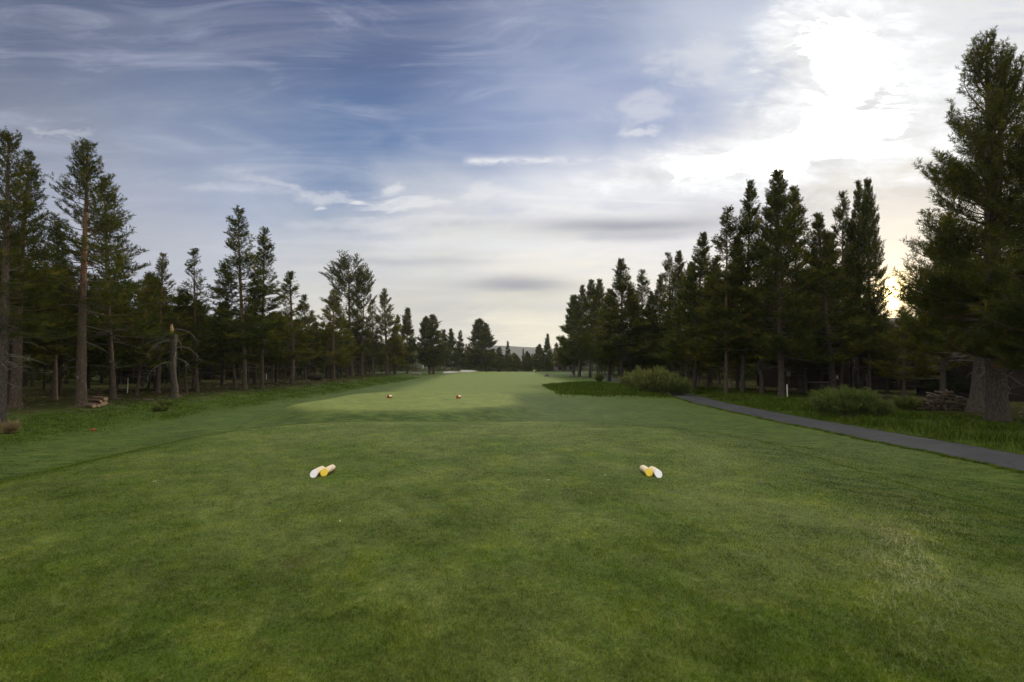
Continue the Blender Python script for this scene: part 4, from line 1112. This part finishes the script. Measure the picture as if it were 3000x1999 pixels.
# pale slatted rack and small pale sign among the right trunks, dry weed at the left frame edge
q = hit(2135, 1150); e = empty('slatted_rack', q, 'pale slatted rack standing right of the tall slender pine trunk', 'rack')
for i, v in enumerate((1114, 1121, 1127, 1134)):
    zc = (1150-v)/F*q.y; mb = MB(); mb.box(-.13, .13, -.02, .02, zc-.04, zc+.03); mb.obj('slat', M_STAKE, e)
for sx in (-.15, .15):
    mb = MB(); mb.box(sx-.02, sx+.02, -.02, .02, -.05, 1.05); mb.obj('post', M_LOGBARK, e)
q = hit(2312, 1164); q.y += 6; q.x *= (q.y)/(q.y-6); q.z = Hs(q.x, q.y); e = empty('small_sign', q, 'small pale sign on a dark post behind the tall white stake', 'sign')
mb = MB(); mb.box(-.03, .03, -.03, .03, -.1, 1.7); mb.obj('post', M_LOGBARK, e)
mb = MB(); mb.box(-.17, .17, -.06, -.032, 1.35, 1.75); mb.obj('board', simple('sign_board', (.30, .29, .27)), e)
shrub(14, 1272, 40, 28, 'dry straw coloured weed at the left frame edge', needle_mat('dry_weed', (.16, .13, .085), (.24, .20, .13), (.27, .23, .16)), 260, .10, .012, 'dry_weed', 21, 26)
# flag on the far green
q = hit(1563, 1096); e = empty('flagstick', q, 'tiny flagstick with pale yellow flag on the far green', 'flag')
mb = MB(); mb.tube([(0, 0, 0), (0, 0, 1.1)], [.05, .05], 6, cap=True); mb.obj('pole', M_STAKE, e)
mb = MB(); mb.box(.03, .45, -.03, .03, .7, 1.1); mb.obj('flag', simple('flag_cloth', (.6, .55, .25)), e)

# ------------------------------------------------------------------ houses behind the right trees
M_SID = simple('brown_siding', (.055, .042, .032), .85, .15, .2, 2)
M_SID2 = simple('dark_siding', (.040, .034, .030), .85, .15, .2, 2)
M_ROOF = simple('shingle_roof', (.07, .065, .062), .9, .15, .3, 6)
M_TRIM = simple('pale_trim', (.15, .14, .125), .7, .2, .1)
M_SLATE = simple('wood_post', (.10, .08, .06), .85, .15, .2)
m, g, o = mat('window_glass'); finish(g, o, (.02, .022, .025), .06, .8); M_GLASS = m
def window(e, x0, x1, z0, z1, y, sill=True):
    mb = MB(); t = .06
    mb.box(x0-t, x0, y-.06, y+.02, z0-t, z1+t); mb.box(x1, x1+t, y-.06, y+.02, z0-t, z1+t)
    mb.box(x0, x1, y-.058, y+.02, z1, z1+t); mb.box(x0, x1, y-.058, y+.02, z0-t, z0)
    w_ = mb.obj('window', M_TRIM, e)
    mb = MB(); mb.box(x0, x1, y-.03, y+.01, z0, z1); mb.obj('pane', M_GLASS, w_)
    if sill: mb = MB(); mb.box(x0-.12, x1+.12, y-.14, y-.062, z0-t-.06, z0-t-.002); mb.obj('sill', M_TRIM, w_)
def PX(u, d): return (u-1500)/F*d
d0 = 46.0
cx0 = PX(2620, d0); e = empty('brown_house', (cx0, d0, Hs(cx0, d0)), 'dark brown two storey house behind the shrub and woodpile', 'house')
def HX_(u): return PX(u, d0)-cx0
def HZ_(v): return EYE+(1078-v)/F*d0 - Hs(cx0, d0)
mb = MB(); mb.box(HX_(2355), HX_(2610), 0, 9, -.3, 6.2); mb.box(HX_(2610)+.003, HX_(2900), 1.6, 9, -.3, 6.0); mb.obj('wall', M_SID, e)
mb = MB(); xa, xb = HX_(2340), HX_(2915); mb.add([(xa, -.8, 6.0), (xb, -.8, 6.0), (xb, 4.5, 7.3), (xa, 4.5, 7.3), (xa, 9.8, 6.0), (xb, 9.8, 6.0), (xa, -.8, 5.8), (xb, -.8, 5.8), (xa, 9.8, 5.8), (xb, 9.8, 5.8)],
       [(0, 1, 2, 3), (3, 2, 5, 4), (6, 7, 1, 0), (8, 4, 5, 9), (6, 8, 9, 7)], [(0, 3, 4), (1, 5, 2)]); mb.obj('roof', M_ROOF, e)
for (a, b_, c, d_) in ((2437, 2463, 1098, 1132), (2512, 2534, 1100, 1134), (2488, 2500, 1058, 1076), (2412, 2432, 1075, 1092), (2540, 2562, 1062, 1082)):
    window(e, HX_(a), HX_(b_), HZ_(d_), HZ_(c), 0)
for (a, b_, c, d_) in ((2640, 2660, 1092, 1120), (2720, 2745, 1092, 1120), (2645, 2662, 1050, 1070)):
    window(e, HX_(a), HX_(b_), HZ_(d_), HZ_(c), 1.6)
dr = MB(); dr.box(HX_(2490), HX_(2498), -.05, .02, 0, 2.2); dd_ = dr.obj('door', M_TRIM, e)
mb = MB(); mb.box(HX_(2490)+.04, HX_(2498)-.04, -.07, -.052, .8, 2.05); mb.obj('pane', M_GLASS, dd_)
mb = MB(); mb.box(HX_(2600), HX_(2790), -1.2, 1.55, 2.7, 2.9); mb.obj('deck', M_SLATE, e)
mb = MB()
for i in range(22): mb.box(HX_(2600)+i*.29, HX_(2600)+i*.29+.05, -1.18, -1.12, 2.9, 3.7)
mb.box(HX_(2600), HX_(2790), -1.19, -1.11, 3.7, 3.78); mb.obj('railing', M_SLATE, e)
for u in (2602, 2690, 2785):
    mb = MB(); mb.box(HX_(u)-.08, HX_(u)+.08, -1.1, -.94, -.3, 2.7); mb.obj('post', M_SLATE, e)
# white bench or hot tub rim beside the leaning trunk
q = hit(2395, 1160); ex = empty('hot_tub', (PX(2398, 41), 41, Hs(PX(2398, 41), 41)), 'dark square hot tub with pale rim left of the leaning grey trunk', 'hot tub')
mb = MB(); mb.box(-1.0, 1.0, -.7, .7, 0, .80); mb.obj('cabinet', M_SID2, ex)
mb = MB(); mb.box(-1.06, 1.06, -.76, .76, .802, .87); mb.obj('rim', M_TRIM, ex)
# second house at the right frame edge
d1 = 30.0; x1 = PX(2955, d1); e = empty('gabled_house', (x1, d1, Hs(x1, d1)), 'dark house with sloping roof cut by the right frame edge', 'house')
def Z1(v): return EYE+(1078-v)/F*d1-Hs(x1, d1)
mb = MB(); mb.box(0, 9, 0, 7, -.3, 2.7); mb.box(.6, 9, 2.6, 7, 2.702, 4.6); mb.obj('wall', M_SID2, e)
mb = MB(); mb.add([(-.9, -.9, 2.9), (9.5, -.9, 2.9), (9.5, 3.0, 4.4), (1.2, 3.0, 4.4), (-.9, -.9, 2.75), (9.5, -.9, 2.75), (-.9, 7.5, 2.9), (-.9, 7.5, 2.75), (1.2, 7.5, 4.4)],
       [(0, 1, 2, 3), (4, 5, 1, 0), (6, 0, 3, 8), (7, 4, 0, 6)]); mb.obj('roof', M_ROOF, e)
window(e, 1.1, 1.5, 3.1, 3.9, 2.6)
# small shelter deep in the left wood and a small house at the far right of the green
d2 = 60.0; x2 = PX(360, d2); e = empty('wooden_shelter', (x2, d2, Hs(x2, d2)), 'small grey roofed shelter deep among the trunks left of the snag', 'shelter')
mb = MB(); mb.box(-1.3, 1.3, .3, 2.4, -.2, 2.0); mb.obj('wall', M_SID2, e)
mb = MB(); mb.add([(-1.6, -.3, 2.0), (1.6, -.3, 2.0), (1.6, 1.3, 2.7), (-1.6, 1.3, 2.7), (-1.6, 2.8, 2.0), (1.6, 2.8, 2.0)], [(0, 1, 2, 3), (3, 2, 5, 4), (0, 4, 5, 1)], [(0, 3, 4), (1, 5, 2)]); mb.obj('roof', M_TRIM, e)
for s_ in (-1.45, 1.45):
    mb = MB(); mb.tube([(s_, -.1, -.2), (s_, -.1, 2.0)], [.06, .06], 8); mb.obj('post', M_SLATE, e)
d3 = 165.0; x3 = PX(1655, d3); e = empty('grey_cottage', (x3, d3, Hs(x3, d3)), 'small grey cottage half hidden beyond the far green on the right', 'house')
mb = MB(); mb.box(-3.4, 3.4, 0, 5, -.3, 2.4); mb.obj('wall', simple('grey_siding', (.20, .19, .18)), e)
mb = MB(); mb.add([(-3.9, -.6, 2.3), (3.9, -.6, 2.3), (3.9, 2.5, 3.7), (-3.9, 2.5, 3.7), (-3.9, 5.6, 2.3), (3.9, 5.6, 2.3)], [(0, 1, 2, 3), (3, 2, 5, 4), (0, 4, 5, 1)], [(0, 3, 4), (1, 5, 2)]); mb.obj('roof', M_ROOF, e)
for a in (-2.2, -.4, 1.4): window(e, a, a+.9, .8, 1.9, 0, False)

# ------------------------------------------------------------------ thin evening haze
HAZE = 0.00017
if HAZE:
    mb = MB(); mb.box(-2700, 2700, -120, 3900, -8, 150)
    m = bpy.data.materials.new('haze_air'); m.use_nodes = True; m.node_tree.nodes.clear()
    o = m.node_tree.nodes.new('ShaderNodeOutputMaterial'); v = m.node_tree.nodes.new('ShaderNodeVolumePrincipled')
    v.inputs['Color'].default_value = (.86, .90, 1, 1); v.inputs['Density'].default_value = HAZE; v.inputs['Anisotropy'].default_value = .3
    m.node_tree.links.new(v.outputs[0], o.inputs['Volume'])
    m.cycles.homogeneous_volume = True if hasattr(m.cycles, 'homogeneous_volume') else None
    tag(mb.obj('haze', m), 'thin pale evening haze', 'haze', kind='stuff')
